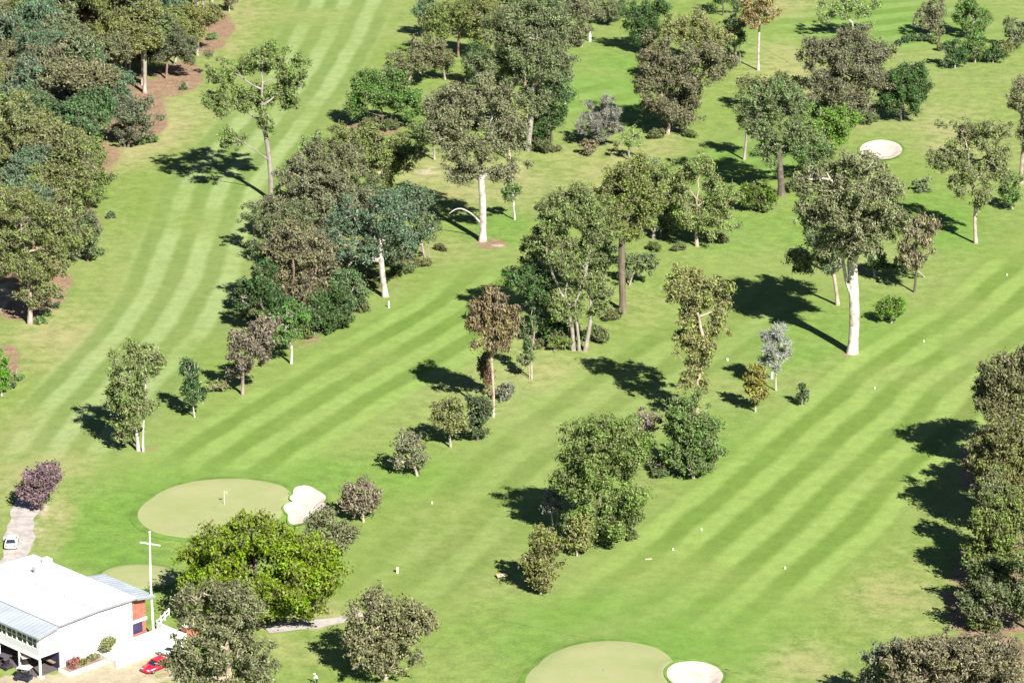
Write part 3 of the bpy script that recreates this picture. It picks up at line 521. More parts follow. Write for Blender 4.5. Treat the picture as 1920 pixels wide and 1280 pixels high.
T(1504, 760, [(1506, 742, 14, 17), (1502, 726, 6, 12)], (.06, .085, .03), 'tiny dark pointed conifer alone on the grass', 'conifer_tree', kind='bush', leaf=.34, tr=.1)
T(985, 165, [(975, 100, 42, 45), (1010, 120, 36, 40)], (.15, .15, .06), 'dense olive gum filling the row behind the tall centre gum', bark=P_BARK, dens=1.1)
T(845, 285, [(835, 205, 34, 36), (865, 225, 34, 34)], (.16, .14, .085), 'brown leaved gum standing behind the stout white trunk', bark=G_BARK)
T(815, 300, [(800, 250, 30, 34)], (.12, .14, .05), 'green gum between the dense mid green tree and dry pale patch', bark=G_BARK)
T(955, 300, [(960, 225, 30, 36)], (.17, .165, .07), 'dusty olive gum beside the tall centre gum trunk', bark=P_BARK, dens=.8)
T(690, 520, [(660, 500, 40, 30), (690, 520, 30, 22)], (.11, .13, .06), 'low grey green undergrowth tree inside the big tree clump', 'bushy_tree', kind='bush')
T(1240, 445, [(1225, 405, 28, 26), (1250, 425, 26, 20)], (.12, .15, .06), 'low green tree between the brown trunk and spreading gum', 'bushy_tree', kind='bush')
T(1085, 430, [(1075, 385, 40, 30)], (.19, .165, .07), 'yellow brown topped tree behind the multi stemmed gum', bark=P_BARK)
for (bx, by, cr, col, lab, kd) in (
    (905, 190, [(900, 130, 38, 42)], (.125, .135, .058), 'grey olive gum wedged behind the brown crowned gum', 'gum'),
    (945, 235, [(940, 180, 36, 40)], (.14, .14, .06), 'olive gum leaning on the tall centre gum', 'gum'),
    (1052, 190, [(1048, 130, 30, 46)], (.115, .135, .062), 'narrow grey green gum at the side of the tall centre gum', 'gum'),
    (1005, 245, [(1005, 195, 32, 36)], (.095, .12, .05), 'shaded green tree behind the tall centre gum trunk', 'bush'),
    (835, 150, [(830, 110, 32, 34)], (.13, .13, .06), 'dull olive gum beside the brown low gum', 'gum'),
    (900, 75, [(905, 25, 40, 40)], (.14, .14, .055), 'olive gum at the far back of the centre belt', 'gum'),
    (965, 60, [(970, 10, 40, 42)], (.12, .135, .06), 'grey green gum at the far back of the centre belt', 'gum'),
    (1065, 60, [(1062, 10, 34, 42)], (.135, .125, .068), 'brownish gum at the far back of the centre belt', 'gum'),
    (600, 440, [(590, 300, 40, 36), (650, 290, 40, 34)], (.14, .128, .068), 'brown olive gum rising at the back of the big tree clump', 'gum'),
    (545, 510, [(530, 430, 40, 40), (560, 410, 36, 40)], (.125, .128, .06), 'dull olive gum inside the big tree clump', 'gum'),
    (705, 440, [(700, 365, 42, 42)], (.112, .13, .062), 'grey green gum inside the big tree clump', 'gum'),
    (745, 500, [(745, 460, 40, 34)], (.105, .125, .058), 'low grey green tree beside the bright white trunk', 'bush'),
    (520, 580, [(505, 480, 36, 40)], (.105, .115, .05), 'dark olive gum over the tip of the big tree clump', 'gum'),
    (650, 590, [(655, 540, 36, 38)], (.095, .12, .05), 'green tree at the front of the big tree clump', 'bush'),
    (1395, 300, [(1405, 215, 32, 36)], (.125, .135, .06), 'grey olive tree beside the dark trunk gum', 'gum'),
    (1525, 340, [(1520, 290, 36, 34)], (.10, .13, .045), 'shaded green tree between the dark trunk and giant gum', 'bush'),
    (1135, 520, [(1125, 470, 32, 38)], (.115, .135, .055), 'grey green tree between the brown trunk and multi stemmed gum', 'gum'),
    (1000, 590, [(985, 520, 34, 40), (1005, 470, 32, 36)], (.115, .135, .05), 'olive tree at the side of the multi stemmed gum', 'gum'),
    (1290, 430, [(1270, 380, 36, 36)], (.135, .155, .062), 'pale green tree beside the spreading gum', 'bush'),
    (1225, 448, [(1212, 335, 42, 42), (1248, 375, 38, 38)], (.15, .155, .085), 'pale grey green gum between the brown trunk and spreading gum', 'gum'),
    (1480, 215, [(1470, 165, 36, 32)], (.13, .135, .055), 'olive low tree behind the dark trunk gum', 'gum'),
    (1275, 245, [(1280, 180, 42, 42)], (.13, .12, .062), 'brown olive gum at the side of the large orange brown gum', 'gum')):
    T(bx, by, cr, col, lab, kind=kd)
# --- the wood at the edge of the wide striped fairway
T(1895, 905, [(1880, 710, 48, 50), (1910, 690, 50, 40), (1860, 760, 32, 38), (1905, 770, 40, 40)], (.155, .13, .065), 'brownish gum at the top of the wood by the wide fairway', bark=P_BARK, dens=1.45)
T(1890, 1010, [(1880, 830, 55, 45), (1860, 890, 48, 45), (1915, 870, 40, 50), (1900, 930, 45, 40)], (.145, .135, .05), 'olive brown gum with grey limbs casting a long dark shadow', bark=G_BARK, dens=1.45)
T(1885, 1110, [(1860, 985, 45, 45), (1905, 970, 45, 50), (1850, 1040, 42, 42), (1900, 1050, 45, 45)], (.14, .155, .04), 'yellow flecked green gum in the wood by the wide fairway', bark=G_BARK, dens=1.45)
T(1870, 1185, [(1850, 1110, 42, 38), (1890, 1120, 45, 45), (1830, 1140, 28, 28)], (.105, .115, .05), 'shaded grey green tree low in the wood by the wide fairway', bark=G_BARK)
T(1868, 930, [(1865, 830, 48, 45), (1845, 870, 38, 38)], (.12, .125, .05), 'dark olive gum filling the wood by the wide fairway', bark=G_BARK, dens=1.2)
T(1872, 1060, [(1850, 930, 40, 45), (1870, 975, 48, 45), (1838, 985, 28, 30)], (.125, .12, .055), 'brownish green gum filling the wood between taller gums', bark=G_BARK, dens=1.2)
T(1890, 860, [(1895, 735, 60, 55), (1850, 735, 30, 36)], (.13, .12, .06), 'dusky gum at the back of the wood by the wide fairway', bark=G_BARK, dens=1.2)
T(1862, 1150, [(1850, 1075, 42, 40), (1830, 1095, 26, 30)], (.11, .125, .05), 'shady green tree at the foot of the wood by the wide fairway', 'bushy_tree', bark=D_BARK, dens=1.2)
T(1960, 1000, [(1950, 800, 60, 70), (1955, 920, 50, 70)], OL, 'olive gum behind the brownish gums at the edge of view', bark=G_BARK)
T(1965, 1200, [(1945, 1080, 50, 70)], GG, 'grey green gum at the edge of view behind low trees', bark=G_BARK)
T(1790, 1365, [(1730, 1225, 55, 42), (1800, 1225, 65, 42), (1860, 1235, 55, 45), (1690, 1260, 50, 42), (1780, 1280, 95, 50), (1870, 1290, 60, 45)], (.15, .118, .072), 'wide greyish brown tree below the wood by the wide fairway', bark=P_BARK, dens=1.45, stems=2)
T(1655, 1330, [(1645, 1235, 38, 38), (1640, 1275, 34, 38)], (.135, .14, .085), 'grey green small tree in front of the wide greyish brown tree', bark=P_BARK)
# --- forest on the edge of the pale fairway: distinct trees
T(232, 138, [(200, -20, 45, 45), (255, -15, 50, 45), (230, 30, 40, 35), (285, 40, 40, 40)], OL, 'forest gum with a fan of tall bare white trunks', bark=W_BARK, stems=4, tr=.3, fork=17)
T(56, 607, [(50, 390, 60, 45), (105, 400, 55, 45), (60, 450, 65, 45), (130, 450, 45, 40), (90, 500, 55, 38), (30, 490, 40, 35), (75, 545, 38, 28)], (.155, .165, .055), 'forest gum with a pinkish trunk at the nearest forest corner', bark=P_BARK, tr=.45, fork=12)
T(237, 276, [(225, 200, 40, 35), (260, 215, 38, 35), (240, 245, 40, 22)], (.12, .125, .075), 'dark stemmed scrubby tree at the forest edge', bark=D_BARK, stems=2)
T(312, 148, [(310, 75, 50, 35), (345, 95, 40, 28), (280, 100, 35, 30)], (.10, .105, .055), 'shady dark tree over red earth at the forest edge', bark=B_BARK)
T(370, 105, [(365, 45, 40, 40), (395, 30, 25, 30)], OL, 'olive gum over red earth at the far forest edge', bark=P_BARK)
T(430, 22, [(425, -5, 22, 22)], BR, 'small brown tree at the far forest edge', bark=P_BARK)
T(85, 225, [(85, 90, 50, 60), (60, 150, 45, 45), (115, 150, 40, 45)], BG, 'bluish green tall forest gum', bark=G_BARK, dens=1.1)
T(225, 225, [(230, 160, 36, 38)], BG, 'bluish green bushy tree below the white trunk fan', 'bushy_tree', kind='bush')
T(70, 420, [(40, 225, 45, 42), (95, 255, 60, 45), (50, 290, 55, 45), (130, 290, 45, 40)], (.17, .16, .07), 'broad brownish olive forest gum with rounded crown', bark=G_BARK, dens=1.15)
T(165, 395, [(165, 290, 40, 50), (185, 340, 30, 45), (150, 360, 35, 30)], (.15, .165, .05), 'yellow olive forest gum at the forest edge', bark=B_BARK, dens=1.05)
T(165, 490, [(160, 420, 38, 42), (150, 455, 30, 28)], (.11, .125, .06), 'grey green small tree at the near forest edge', bark=D_BARK)
for i, (x, y) in enumerate(((103, 578), (88, 592), (76, 606), (112, 560), (185, 478), (172, 488), (208, 410), (262, 272), (282, 268), (345, 168), (395, 75), (30, 712), (24, 728))):
    T(x, y, [(x, y - 6, 8 + 3 * (i % 3), 7)], MG if i % 3 else DK, 'low green tuft of scrub on red earth at the forest edge', 'scrub_tuft', kind='bush', cat='shrub', leaf=.34, group='scrub tufts along the forest edge')

# --- the rest of the forest: nine grown forms, copied
FORMS = []
for i in range(9):
    g = random.Random(900 + i); H = 19; e = []
    for k in range(g.choice((3, 4, 5))):
        a = g.uniform(0, 6.28); r = g.uniform(.5, 2.9); rr = g.uniform(2.6, 4.0); e.append((math.cos(a) * r, H - rr - g.uniform(0, 6.5), rr, rr * g.uniform(.7, .95), math.sin(a) * r, rr))
    FORMS.append(tree_meshes(900 + i, e, H, .36, dens=1.1, stems=g.choice((1, 1, 2)), kind=('gum', 'gum', 'bush')[i % 3] if i < 7 else 'weep'))
KINDS = [(OL, 'olive', G_BARK), (BG, 'bluish green', G_BARK), ((.14, .13, .068), 'brownish', P_BARK), ((.14, .165, .05), 'yellow green', P_BARK), (GG, 'grey green', W_BARK), ((.075, .105, .045), 'dark green', D_BARK)]
def inside(x, y):                                          # forest outline, photo pixels
    e = [(-60, 430), (0, 405), (60, 378), (140, 320), (230, 215), (300, 165), (420, 150), (480, 108), (560, 55), (590, 20)]
    lim = np.interp(y, [a for a, b in e], [b for a, b in e]); return -120 < x < lim
def spread(n_try, box, test, gap, taken):
    out = []
    for _ in range(n_try):
        x, y = R.uniform(*box[0]), R.uniform(*box[1])
        if not test(x, y): continue
        p = P(x, y)
        if all((p.x - q.x) ** 2 + (p.y - q.y) ** 2 > gap ** 2 for q in out + taken): out.append(p)
    return out
taken = [P(*q) for q in ((232, 138), (56, 607), (237, 276), (312, 148), (370, 105), (85, 225), (225, 225), (70, 420), (165, 395), (165, 490))]
clear = [P(*q) for q in ((150, 155), (180, 150), (205, 160), (120, 165), (20, 570), (40, 560), (5, 545))]
for i, p in enumerate(spread(6000, ((-110, 420), (-60, 560)), inside, 6.7, taken + clear)):
    c, w, b = KINDS[R.choice((0, 0, 1, 1, 2, 2, 3, 4, 5))]; s = R.uniform(.75, 1.25); k = i % 9
    assemble('forest_tree', p, R.uniform(0, 6.28), FORMS[k], jit((c[0] * .93, c[1] * 1.05, c[2]), .1, LEAF), jit(b), f'{"tall " if s > 1.06 else "low " if s < .86 else "middle sized "}{w} gum in the crowded forest beside the pale striped fairway', group='crowded forest trees', sc=(s * R.uniform(.95, 1.2), s * R.uniform(.95, 1.2), s))

# --- undergrowth in the tree belts: three grown forms, copied
SHRUBS = [tree_meshes(980 + i, [(0, 1.3, 1.9, 1.25, 0, 1.7), (.9, 1.0, 1.2, .9, .5, 1.1), (-1.0, .9, 1.1, .85, -.3, 1.0)], 2.6, .09, kind='bush', leaf=.3) for i in range(3)]
UNDER = [(470, 600), (500, 640), (575, 632), (640, 612), (665, 585), (700, 540), (760, 515), (790, 500), (540, 550), (600, 560), (820, 470), (930, 285), (1010, 285), (1050, 285), (870, 300), (960, 250), (1000, 655), (1055, 655), (1110, 640), (1145, 600), (1230, 470), (1275, 470), (1350, 455), (1440, 395), (1490, 360), (1530, 310), (1560, 232), (1620, 232), (1230, 260), (1290, 258), (730, 245), (690, 242), (1850, 1180), (1835, 1130), (1850, 1010), (1860, 940), (1245, 890), (1330, 885), (1100, 1020), (1175, 1010)]
for i, (x, y) in enumerate(UNDER):
    c = ((.085, .115, .04), (.115, .125, .05), (.105, .14, .04))[i % 3]; s = R.uniform(.55, 1.15)
    assemble('undergrowth_shrub', P(x + R.uniform(-8, 8), y), R.uniform(0, 6.28), SHRUBS[i % 3], jit(c, .1, LEAF), B_BARK, f'low {("dark green", "olive", "mid green")[i % 3]} undergrowth shrub at the foot of the tree belts', 'shrub', 'undergrowth shrubs in the tree belts', (s * R.uniform(.9, 1.4), s, s))

# ------------------------------------------------------------------ clubhouse
M['roof_white'] = plain('white_metal_roof', (.50, .525, .55), .5, .05, .25)
M['roof_grey'] = plain('grey_metal_roof', (.33, .365, .40), .5, .1, .3)
M['trim'] = plain('grey_gutter', (.22, .24, .26), .5, .1, 1)
M['brick'] = plain('red_brick', (.36, .13, .09), .85, .25, 2.5, .2)
M['maroon'] = plain('maroon_wall', (.22, .018, .05), .7, .2, 1)
M['navy'] = plain('dark_purple_wall', (.035, .025, .07), .6, .25, 1)
M['glass'] = plain('dark_window_glass', (.02, .03, .045), .08, .1, 1, .6)
M['dark'] = plain('dark_plastic', (.02, .02, .024), .5, .2, 2)
M['tyre'] = plain('tyre_rubber', (.022, .022, .022), .85, .1, 3, .2)
M['rim'] = plain('wheel_rim', (.45, .46, .47), .35, .1, 3, .5, .8)
M['lamp'] = plain('lamp_lens', (.75, .75, .72), .15, .05, 3, .6)
M['taillamp'] = plain('tail_lamp_lens', (.35, .02, .02), .2, .05, 3, .6)
M['wood'] = plain('weathered_timber', (.26, .19, .13), .8, .2, 2)
def paint(name, col): return plain(name, col, .28, .05, .8, .6)
AX = math.atan2(.715, .70)
club = empty('clubhouse', P(76, 1270), AX); tag(club, 'white two storey clubhouse with pale metal roof and open undercroft', 'building')
LEN = 21.8; club.scale = (.88, 1, 1.1)
def slab(bm, pts, y0, y1, t=.12):                                   # roof sheet from an x,z line, thickness t
    up = [(x, z + t) for x, z in pts]; bprism(bm, pts + up[::-1], y0, y1)
def ribbed(bm, x0, z0, x1, z1, y0, y1, pitch=.76):                   # raised ribs of a sheet metal roof
    slab(bm, [(x0, z0), (x1, z1)], y0, y1)
    y = y0 + pitch / 2
    while y < y1: bprism(bm, [(x0 + .03, z0 + .122), (x1 - .03, z1 + .122), (x1 - .03, z1 + .165), (x0 + .03, z0 + .165)], y - .035, y + .035); y += pitch
part('roof', M['roof_white'], club, ribbed, 3.3, 6.05, 11, 6.24, -.55, LEN)
part('roof', M['roof_white'], club, ribbed, 11.06, 6.24, 18.6, 6.05, -.55, LEN)
part('veranda_roof', M['roof_grey'], club, ribbed, -.55, 5.3, 3.85, 5.92, -.5, LEN)
part('veranda_roof', M['roof_grey'], club, ribbed, 18.1, 5.98, 22.3, 5.45, -.5, 10.5)
part('ridge_cap', M['roof_white'], club, bprism, [(10.75, 6.42), (11.03, 6.44), (11.31, 6.42), (11.03, 6.49)], -.57, LEN)
def gutters(bm):
    bbox(bm, -.70, -.56, -.5, LEN, 5.22, 5.40); 
part('gutter', M['trim'], club, gutters)
def barge(bm):
    for (x0, z0, x1, z1) in ((-.55, 5.28, 3.3, 5.84), (3.3, 6.02, 11, 6.20), (11, 6.20, 18.6, 6.02), (18.62, 5.88, 22.3, 5.42)):
        bprism(bm, [(x0, z0 - .12), (x1, z1 - .12), (x1, z1 + .10), (x0, z0 + .10)], -.62, -.56)
part('barge_board', M['trim'], club, barge)
M['board'] = plain('white_weatherboard', (.62, .62, .62), .55, .05, .4)
def gable(bm): bprism(bm, [(0, 2.55), (3.9, 2.55), (3.9, 0), (18.1, 0), (18.1, 6.02), (11, 6.18), (3.9, 6.02), (3.4, 5.8), (0, 5.3)], 0, .25)
part('end_wall', M['board'], club, gable)
for k in range(30):                                                  # weatherboards of the end wall, each its own lap
    z = .12 + k * .2; x0 = .02 if z > 2.6 else 3.92
    xe = 18.08
    if z > 5.1: x0 = 3.95
    if z > 5.82: break
    part('weatherboard', M['board'], club, bprism, [(x0, z), (xe, z), (xe, z + .185), (x0, z + .185)], -.028, -.002)
def front(bm): bbox(bm, 0, .2, .25, LEN, 2.55, 3.55); bbox(bm, 0, .2, .25, LEN, 4.95, 5.3)
part('front_wall', M['board'], club, front)
for k in range(9):
    y = .3 + k * 2.2; w = part('window', M['glass'], club, bbox, .08, .12, y + .2, y + 2.0, 3.55, 4.95)
    def frame(bm, y=y):
        bbox(bm, -.03, .2, y, y + .2, 3.55, 4.95)
        for z in (3.58, 4.25, 4.87): bbox(bm, .02, .10, y + .2, y + 2.0, z, z + .07)
        bbox(bm, .01, .09, y + 1.06, y + 1.14, 3.66, 4.86)
    part('frame', M['white'], w, frame)
    if k % 3 == 1: part('blind', M['white'], w, bbox, .14, .17, y + .25, y + 1.0, 3.7, 4.9)
part('floor_slab', M['white'], club, bbox, .02, 18.0, .27, LEN, 2.35, 2.55)
part('fascia', M['white'], club, bbox, -.12, .02, -.1, LEN, 2.3, 2.62)
part('undercroft_wall', M['navy'], club, bbox, 3.9, 4.1, .27, 5.2, 0, 2.35)
part('undercroft_wall', M['maroon'], club, bbox, 3.9, 4.1, 5.22, 11.5, 0, 2.35)
part('undercroft_wall', M['navy'], club, bbox, 3.9, 4.1, 11.52, LEN, 0, 2.35)
part('undercroft_door', M['white'], club, bbox, 3.84, 3.9, 6.2, 7.1, 0, 2.05)
part('undercroft_shelf', M['wood'], club, bbox, 3.3, 3.88, 1.0, 3.6, .75, .85)
for y in (0.02, 4.4, 8.8, 13.2): part('post', M['white'], club, bbox, -.1, .16, y - .13, y + .13, 0, 2.34)
part('post_base', M['concrete'], club, bbox, -.35, .4, -.38, .38, 0, .16)
M['paving'] = plain('dark_paving', (.10, .085, .08), .9, .2, 1)
part('paving', M['paving'], club, bbox, -.4, 3.88, .4, LEN, 0, .08)
part('back_wall', M['brick'], club, bbox, 18.12, 21.4, .7, .95, 0, 5.5)
part('sill_band', M['white'], club, bbox, 18.14, 21.5, .55, .70, 2.3, 2.65)
part('doorway', M['navy'], club, bbox, 18.6, 20.6, .60, .70, .9, 2.25)
part('rear_wall', M['board'], club, bbox, 18.1, 18.3, .27, LEN, 0, 5.9)
for k in range(14):
    part('brick_course', M['brick'], club, bbox, 18.16, 21.38, .655, .698, 2.72 + k * .19, 2.72 + k * .19 + .165)
def vent(bm): btube(bm, (13.6, 16, 6.3), (13.6, 16, 6.85), .22, .22); btube(bm, (13.6, 16, 6.85), (13.6, 16, 7.05), .38, .12)
part('roof_vent', M['trim'], club, vent)
def cooler(bm): bbox(bm, 17.2, 18.3, 17.2, 18.4, 6.15, 6.85, .05)
part('air_cooler', M['white'], club, cooler)
part('terrace', M['concrete'], club, bbox, 10.4, 24.2, -4.6, -.03, 0, .85)
part('terrace_wall', M['white'], club, bbox, 10.3, 24.3, -4.8, -4.61, 0, 1.15)
part('terrace_wall', M['white'], club, bbox, 24.21, 24.4, -4.6, 1.5, 0, 1.0)
part('garden_kerb', M['white'], club, bbox, 3.6, 10.28, -2.5, -2.25, 0, .45)
part('garden_kerb', M['white'], club, bbox, 3.4, 3.58, -2.5, -.03, 0, .45)
part('garden_bed', M['wood'], club, bbox, 3.6, 10.38, -2.24, -.04, 0, .3)
rail = empty('railing', club.matrix_basis @ Vector((24.4, 1.6, 0)), AX + .5); tag(rail, 'white painted railing panel at the end of the clubhouse terrace', 'railing')
part('rail', M['white'], rail, bbox, 0, 4.6, -.05, .05, 1.0, 1.12)
part('rail', M['white'], rail, bbox, 0, 4.6, -.05, .05, .42, .54)
for k in range(4): part('post', M['white'], rail, bbox, k * 1.5, k * 1.5 + .14, -.08, .08, 0, 1.3)
pier = empty('brick_pier', club.matrix_basis @ Vector((26.6, -3.2, 0)), AX); tag(pier, 'low red brick pier with pale cap beyond the red car', 'pier')
part('pier_body', M['brick'], pier, bbox, -1.2, 1.2, -.5, .5, 0, 1.5); part('cap', M['concrete'], pier, bbox, -1.3, 1.3, -.6, .6, 1.5, 1.62)
def at_club(x, y, z=0): return club.matrix_basis @ Vector((x, y, z))
bpy.context.view_layer.update()
def plant(x, y, z, rx, rz, col, label, name='garden_shrub', leaf=.34):
    p = at_club(x, y, z); SEED[0] += 1
    me = tree_meshes(SEED[0], [(0, rz, rx, rz, 0, rx * .8)], 2 * rz, .08, kind='bush', leaf=leaf); assemble(name, p, AX, me, jit(col, .05, LEAF), B_BARK, label, 'shrub')
plant(12.3, -1.2, .85, 1.25, 1.0, (.17, .19, .06), 'rounded olive shrub on the clubhouse terrace')
plant(11.2, -1.5, .85, .7, .55, (.14, .16, .09), 'small grey green shrub beside the terrace shrub')
plant(5.2, -1.3, .3, .85, .85, (.26, .10, .09), 'reddish flowering shrub in the garden bed')
plant(7.2, -1.2, .3, .8, .45, (.13, .16, .05), 'low clipped green shrub between red shrub and terrace')
plant(8.9, -1.2, .3, .9, .42, (.15, .16, .08), 'low grey green shrub against the terrace edge')

# ------------------------------------------------------------------ flagpole, flag, posts and markers
p = P(288, 1192); fp = empty('flagpole', p); tag(fp, 'tall white flagpole with a yardarm beside the clubhouse', 'flagpole')
hpx = (1192 - 1003) / (scale_at(p) * .91)
def pole(bm): btube(bm, (0, 0, 0), (-.14, 0, hpx * .5), .17, .14); btube(bm, (-.14, 0, hpx * .5), (-.05, 0, hpx), .14, .09)
part('pole', M['white'], fp, pole)
part('yardarm', M['white'], fp, btube, (-1.4, .1, hpx * .90 + .12), (1.35, -.1, hpx * .89 - .12), .08, .08)
part('footing', M['concrete'], fp, bbox, -.45, .45, -.45, .45, 0, .18)
part('finial', M['white'], fp, lambda bm: bmesh.ops.create_icosphere(bm, subdivisions=2, radius=.17, matrix=Matrix.Translation((-.05, 0, hpx + .1))))
p = P(421, 946); fs = empty('flagstick', p); tag(fs, 'thin flagstick with a pale yellow flag on the oval green', 'flagstick')
part('stick', M['white'], fs, btube, (0, 0, 0), (0, 0, 2.2), .032, .026, 6)
M['flag'] = plain('flag_cloth', (.78, .74, .35), .8, .1, 2)
def flag(bm):
    n = 7; vs_ = [[bm.verts.new((.03 + .46 * i / n, s + .10 * math.sin(i * 1.1) * i / n, 2.18 - .32 * j - .05 * i / n)) for j in (0, 1)] for i in range(n + 1) for s in (0,)]
    for i in range(n): bm.faces.new((vs_[i][0], vs_[i + 1][0], vs_[i + 1][1], vs_[i][1]))
    bmesh.ops.solidify(bm, geom=bm.faces[:], thickness=.02)
part('flag', M['flag'], fs, flag)
def marker(px, py, r, h, lab, name='fairway_marker', mat='white', cat='marker', group=None):
    o = empty(name, P(px, py)); tag(o, lab, cat, group)
    part('peg', M[mat], o, btube, (0, 0, -.1), (0, 0, h), r, r * .8, 8)
    part('cap', M[mat], o, lambda bm: bmesh.ops.create_uvsphere(bm, u_segments=10, v_segments=6, radius=r * 1.15, matrix=Matrix.Translation((0, 0, h))))
for x, y in ((1315, 994), (1262, 1031), (1472, 1066), (1640, 729), (1780, 792), (1888, 517), (1732, 641)):
    marker(x, y, .12, .22, 'small white peg marker standing on the wide striped fairway', group='white pegs on the wide fairway')
marker(810, 944, .13, .22, 'small white peg marker on the faintly striped fairway')
marker(729, 577, .13, 1.1, 'pale short post in front of the bright white trunk', 'post', cat='post')
marker(1106, 78, .32, 3.0, 'short white stump post beside the greyish brown gum', 'post', cat='post')
marker(1447, 709, .22, .9, 'white peg beside the pale leafless tree', 'post', cat='post')
marker(1364, 676, .2, .2, 'low white stone like marker near the tall sparse gum')
marker(1060, 200, .16, 1.2, 'pale post on the far bright grass', 'post', cat='post')
o = empty('tee_sign', P(941, 1083), .3); tag(o, 'low cream tee sign with a rusty edge beside the egg shaped tree', 'sign')
M['cream'] = plain('cream_paint', (.62, .55, .36), .7, .1, 2); M['rust'] = plain('rusty_timber', (.32, .12, .05), .8, .2, 2)
part('board', M['cream'], o, bbox, -.75, .75, -.45, .45, .35, .47, .02); part('edge', M['rust'], o, bbox, -.8, .1, .46, .56, .3, .55)
for sx in (-.55, .55): part('leg', M['wood'], o, bbox, sx - .06, sx + .06, -.06, .06, -.05, .35)
o = empty('sprinkler_cover', P(1216, 1048), .2); tag(o, 'flat pale cover plate in the grass near the white pegs', 'cover')
part('plate', M['cream'], o, bbox, -.5, .5, -.18, .18, 0, .06, .02); part('rim', M['wood'], o, bbox, -.6, .6, -.28, -.19, 0, .05)
marker(745, 1074, .22, .7, 'stubby cream post on the dry grass near the yellow green tree', 'post', 'cream', 'post')

# ------------------------------------------------------------------ vehicles
def car(loc, rz, col, label, name='parked_car', L=4.2, W=1.72):
    t = empty(name, loc, rz); tag(t, label, 'car'); m = paint(name + '_paint', col); h = W / 2
    side = [(-L / 2, .42), (-L / 2 + .05, .78), (-L / 2 + .25, .92), (-.95, .98), (.75, .95), (L / 2 - .35, .82), (L / 2 - .05, .66), (L / 2, .42), (L / 2 - .15, .25), (-L / 2 + .15, .25)]
    def body(bm):
        bprism(bm, side, -h, h); bmesh.ops.bevel(bm, geom=bm.edges[:], offset=.09, segments=3, affect='EDGES')
    part('body', m, t, body).data.shade_smooth()
    def cab(bm, o=0.0, top=True):
        lo = [(-1.62, -h + .08), (.95, -h + .08), (.95, h - .08), (-1.62, h - .08)]; hi = [(-1.2, -h + .26), (.25, -h + .26), (.25, h - .26), (-1.2, h - .26)]
        a = [bm.verts.new((x, y, .9)) for x, y in lo]; b = [bm.verts.new((x, y, 1.42)) for x, y in hi]
        for i in range(4): bm.faces.new((a[i], a[(i + 1) % 4], b[(i + 1) % 4], b[i]))
        bm.faces.new(b); bm.faces.new(a[::-1])
    part('window', M['glass'], t, cab)
    part('roof', m, t, lambda bm: bbox(bm, -1.25, .3, -h + .22, h - .22, 1.40, 1.47, .03))
    for s in (-1, 1):
        for (p, q) in (((.93, .90), (.27, 1.42)), ((-.45, .90), (-.48, 1.42)), ((-1.6, .90), (-1.2, 1.42))):
            part('pillar', m, t, btube, (p[0], s * (h - .085), p[1]), (q[0], s * (h - .25), q[1]), .045, .045, 6)
        for x in (-L / 2 + .78, L / 2 - .82):
            w = part('wheel', M['tyre'], t, btube, (x, s * (h - .2), .31), (x, s * (h + .01), .31), .31, .31, 20)
            part('rim', M['rim'], w, btube, (x, s * (h - .02), .31), (x, s * (h + .025), .31), .19, .17, 14)
        part('headlight', M['lamp'], t, bbox, L / 2 - .2, L / 2 - .01, s * .55 - .16, s * .55 + .16, .58, .70, .02)
        part('tail_light', M['taillamp'], t, bbox, -L / 2 - .015, -L / 2 + .1, s * .62 - .12, s * .62 + .12, .62, .80, .02)
        part('mirror', m, t, bbox, .55, .72, s * (h + .08) - .09, s * (h + .08) + .09, .95, 1.07, .02)
    part('bumper', m, t, bbox, L / 2 - .05, L / 2 + .05, -h + .15, h - .15, .32, .5, .03)
    return t
car(P(293, 1254), AX + math.pi + .05, (.75, .012, .04), 'bright red small car parked beside the clubhouse terrace', 'red_car')
car(P(322, 1228), AX + math.pi / 2 + .3, (.62, .62, .63), 'white car with dark glass mostly hidden behind the olive brown gum', 'white_car', 4.3)
car(P(22, 1022), math.radians(93), (.75, .74, .72), 'white car driving on the pale gravel road', 'white_car', 4.3)
def buggy(loc, rz, bodycol, roofcol, label):
    t = empty('golf_buggy', loc, rz); tag(t, label, 'golf buggy'); m = paint('buggy_paint', bodycol); r = paint('buggy_canopy', roofcol)
    part('body', m, t, lambda bm: (bprism(bm, [(-1.15, .3), (-1.15, .75), (-.45, .75), (-.4, .42), (.45, .42), (.6, .95), (1.1, .7), (1.15, .3)], -.58, .58), bmesh.ops.bevel(bm, geom=bm.edges[:], offset=.05, segments=2, affect='EDGES')))
    part('seat', M['dark'], t, bbox, -.6, -.1, -.5, .5, .72, .88, .03); part('backrest', M['dark'], t, bbox, -.68, -.55, -.5, .5, .9, 1.3, .03)
    part('canopy', r, t, bbox, -1.15, .75, -.62, .62, 1.82, 1.90, .03)
    for x in (-1.0, .62):
        for s in (-1, 1): part('strut', M['dark'], t, btube, (x, s * .52, .7), (x * .95, s * .54, 1.84), .025, .025, 6)
    for x in (-.8, .82):
        for s in (-1, 1): part('wheel', M['tyre'], t, btube, (x, s * .45, .23), (x, s * .62, .23), .23, .23, 14)
    part('windscreen', M['glass'], t, bbox, .60, .63, -.5, .5, 1.0, 1.7)
buggy(at_club(-2.3, 1.0), AX + 2.0, (.02, .025, .045), (.55, .62, .72), 'dark golf buggy with pale blue canopy by the white corner post')
buggy(at_club(-1.6, 6.0), AX + 1.7, (.05, .04, .06), (.06, .05, .07), 'black golf buggy parked at the undercroft')
buggy(at_club(.6, 4.0), AX + 1.2, (.45, .36, .28), (.50, .40, .36), 'beige golf buggy under the clubhouse edge')

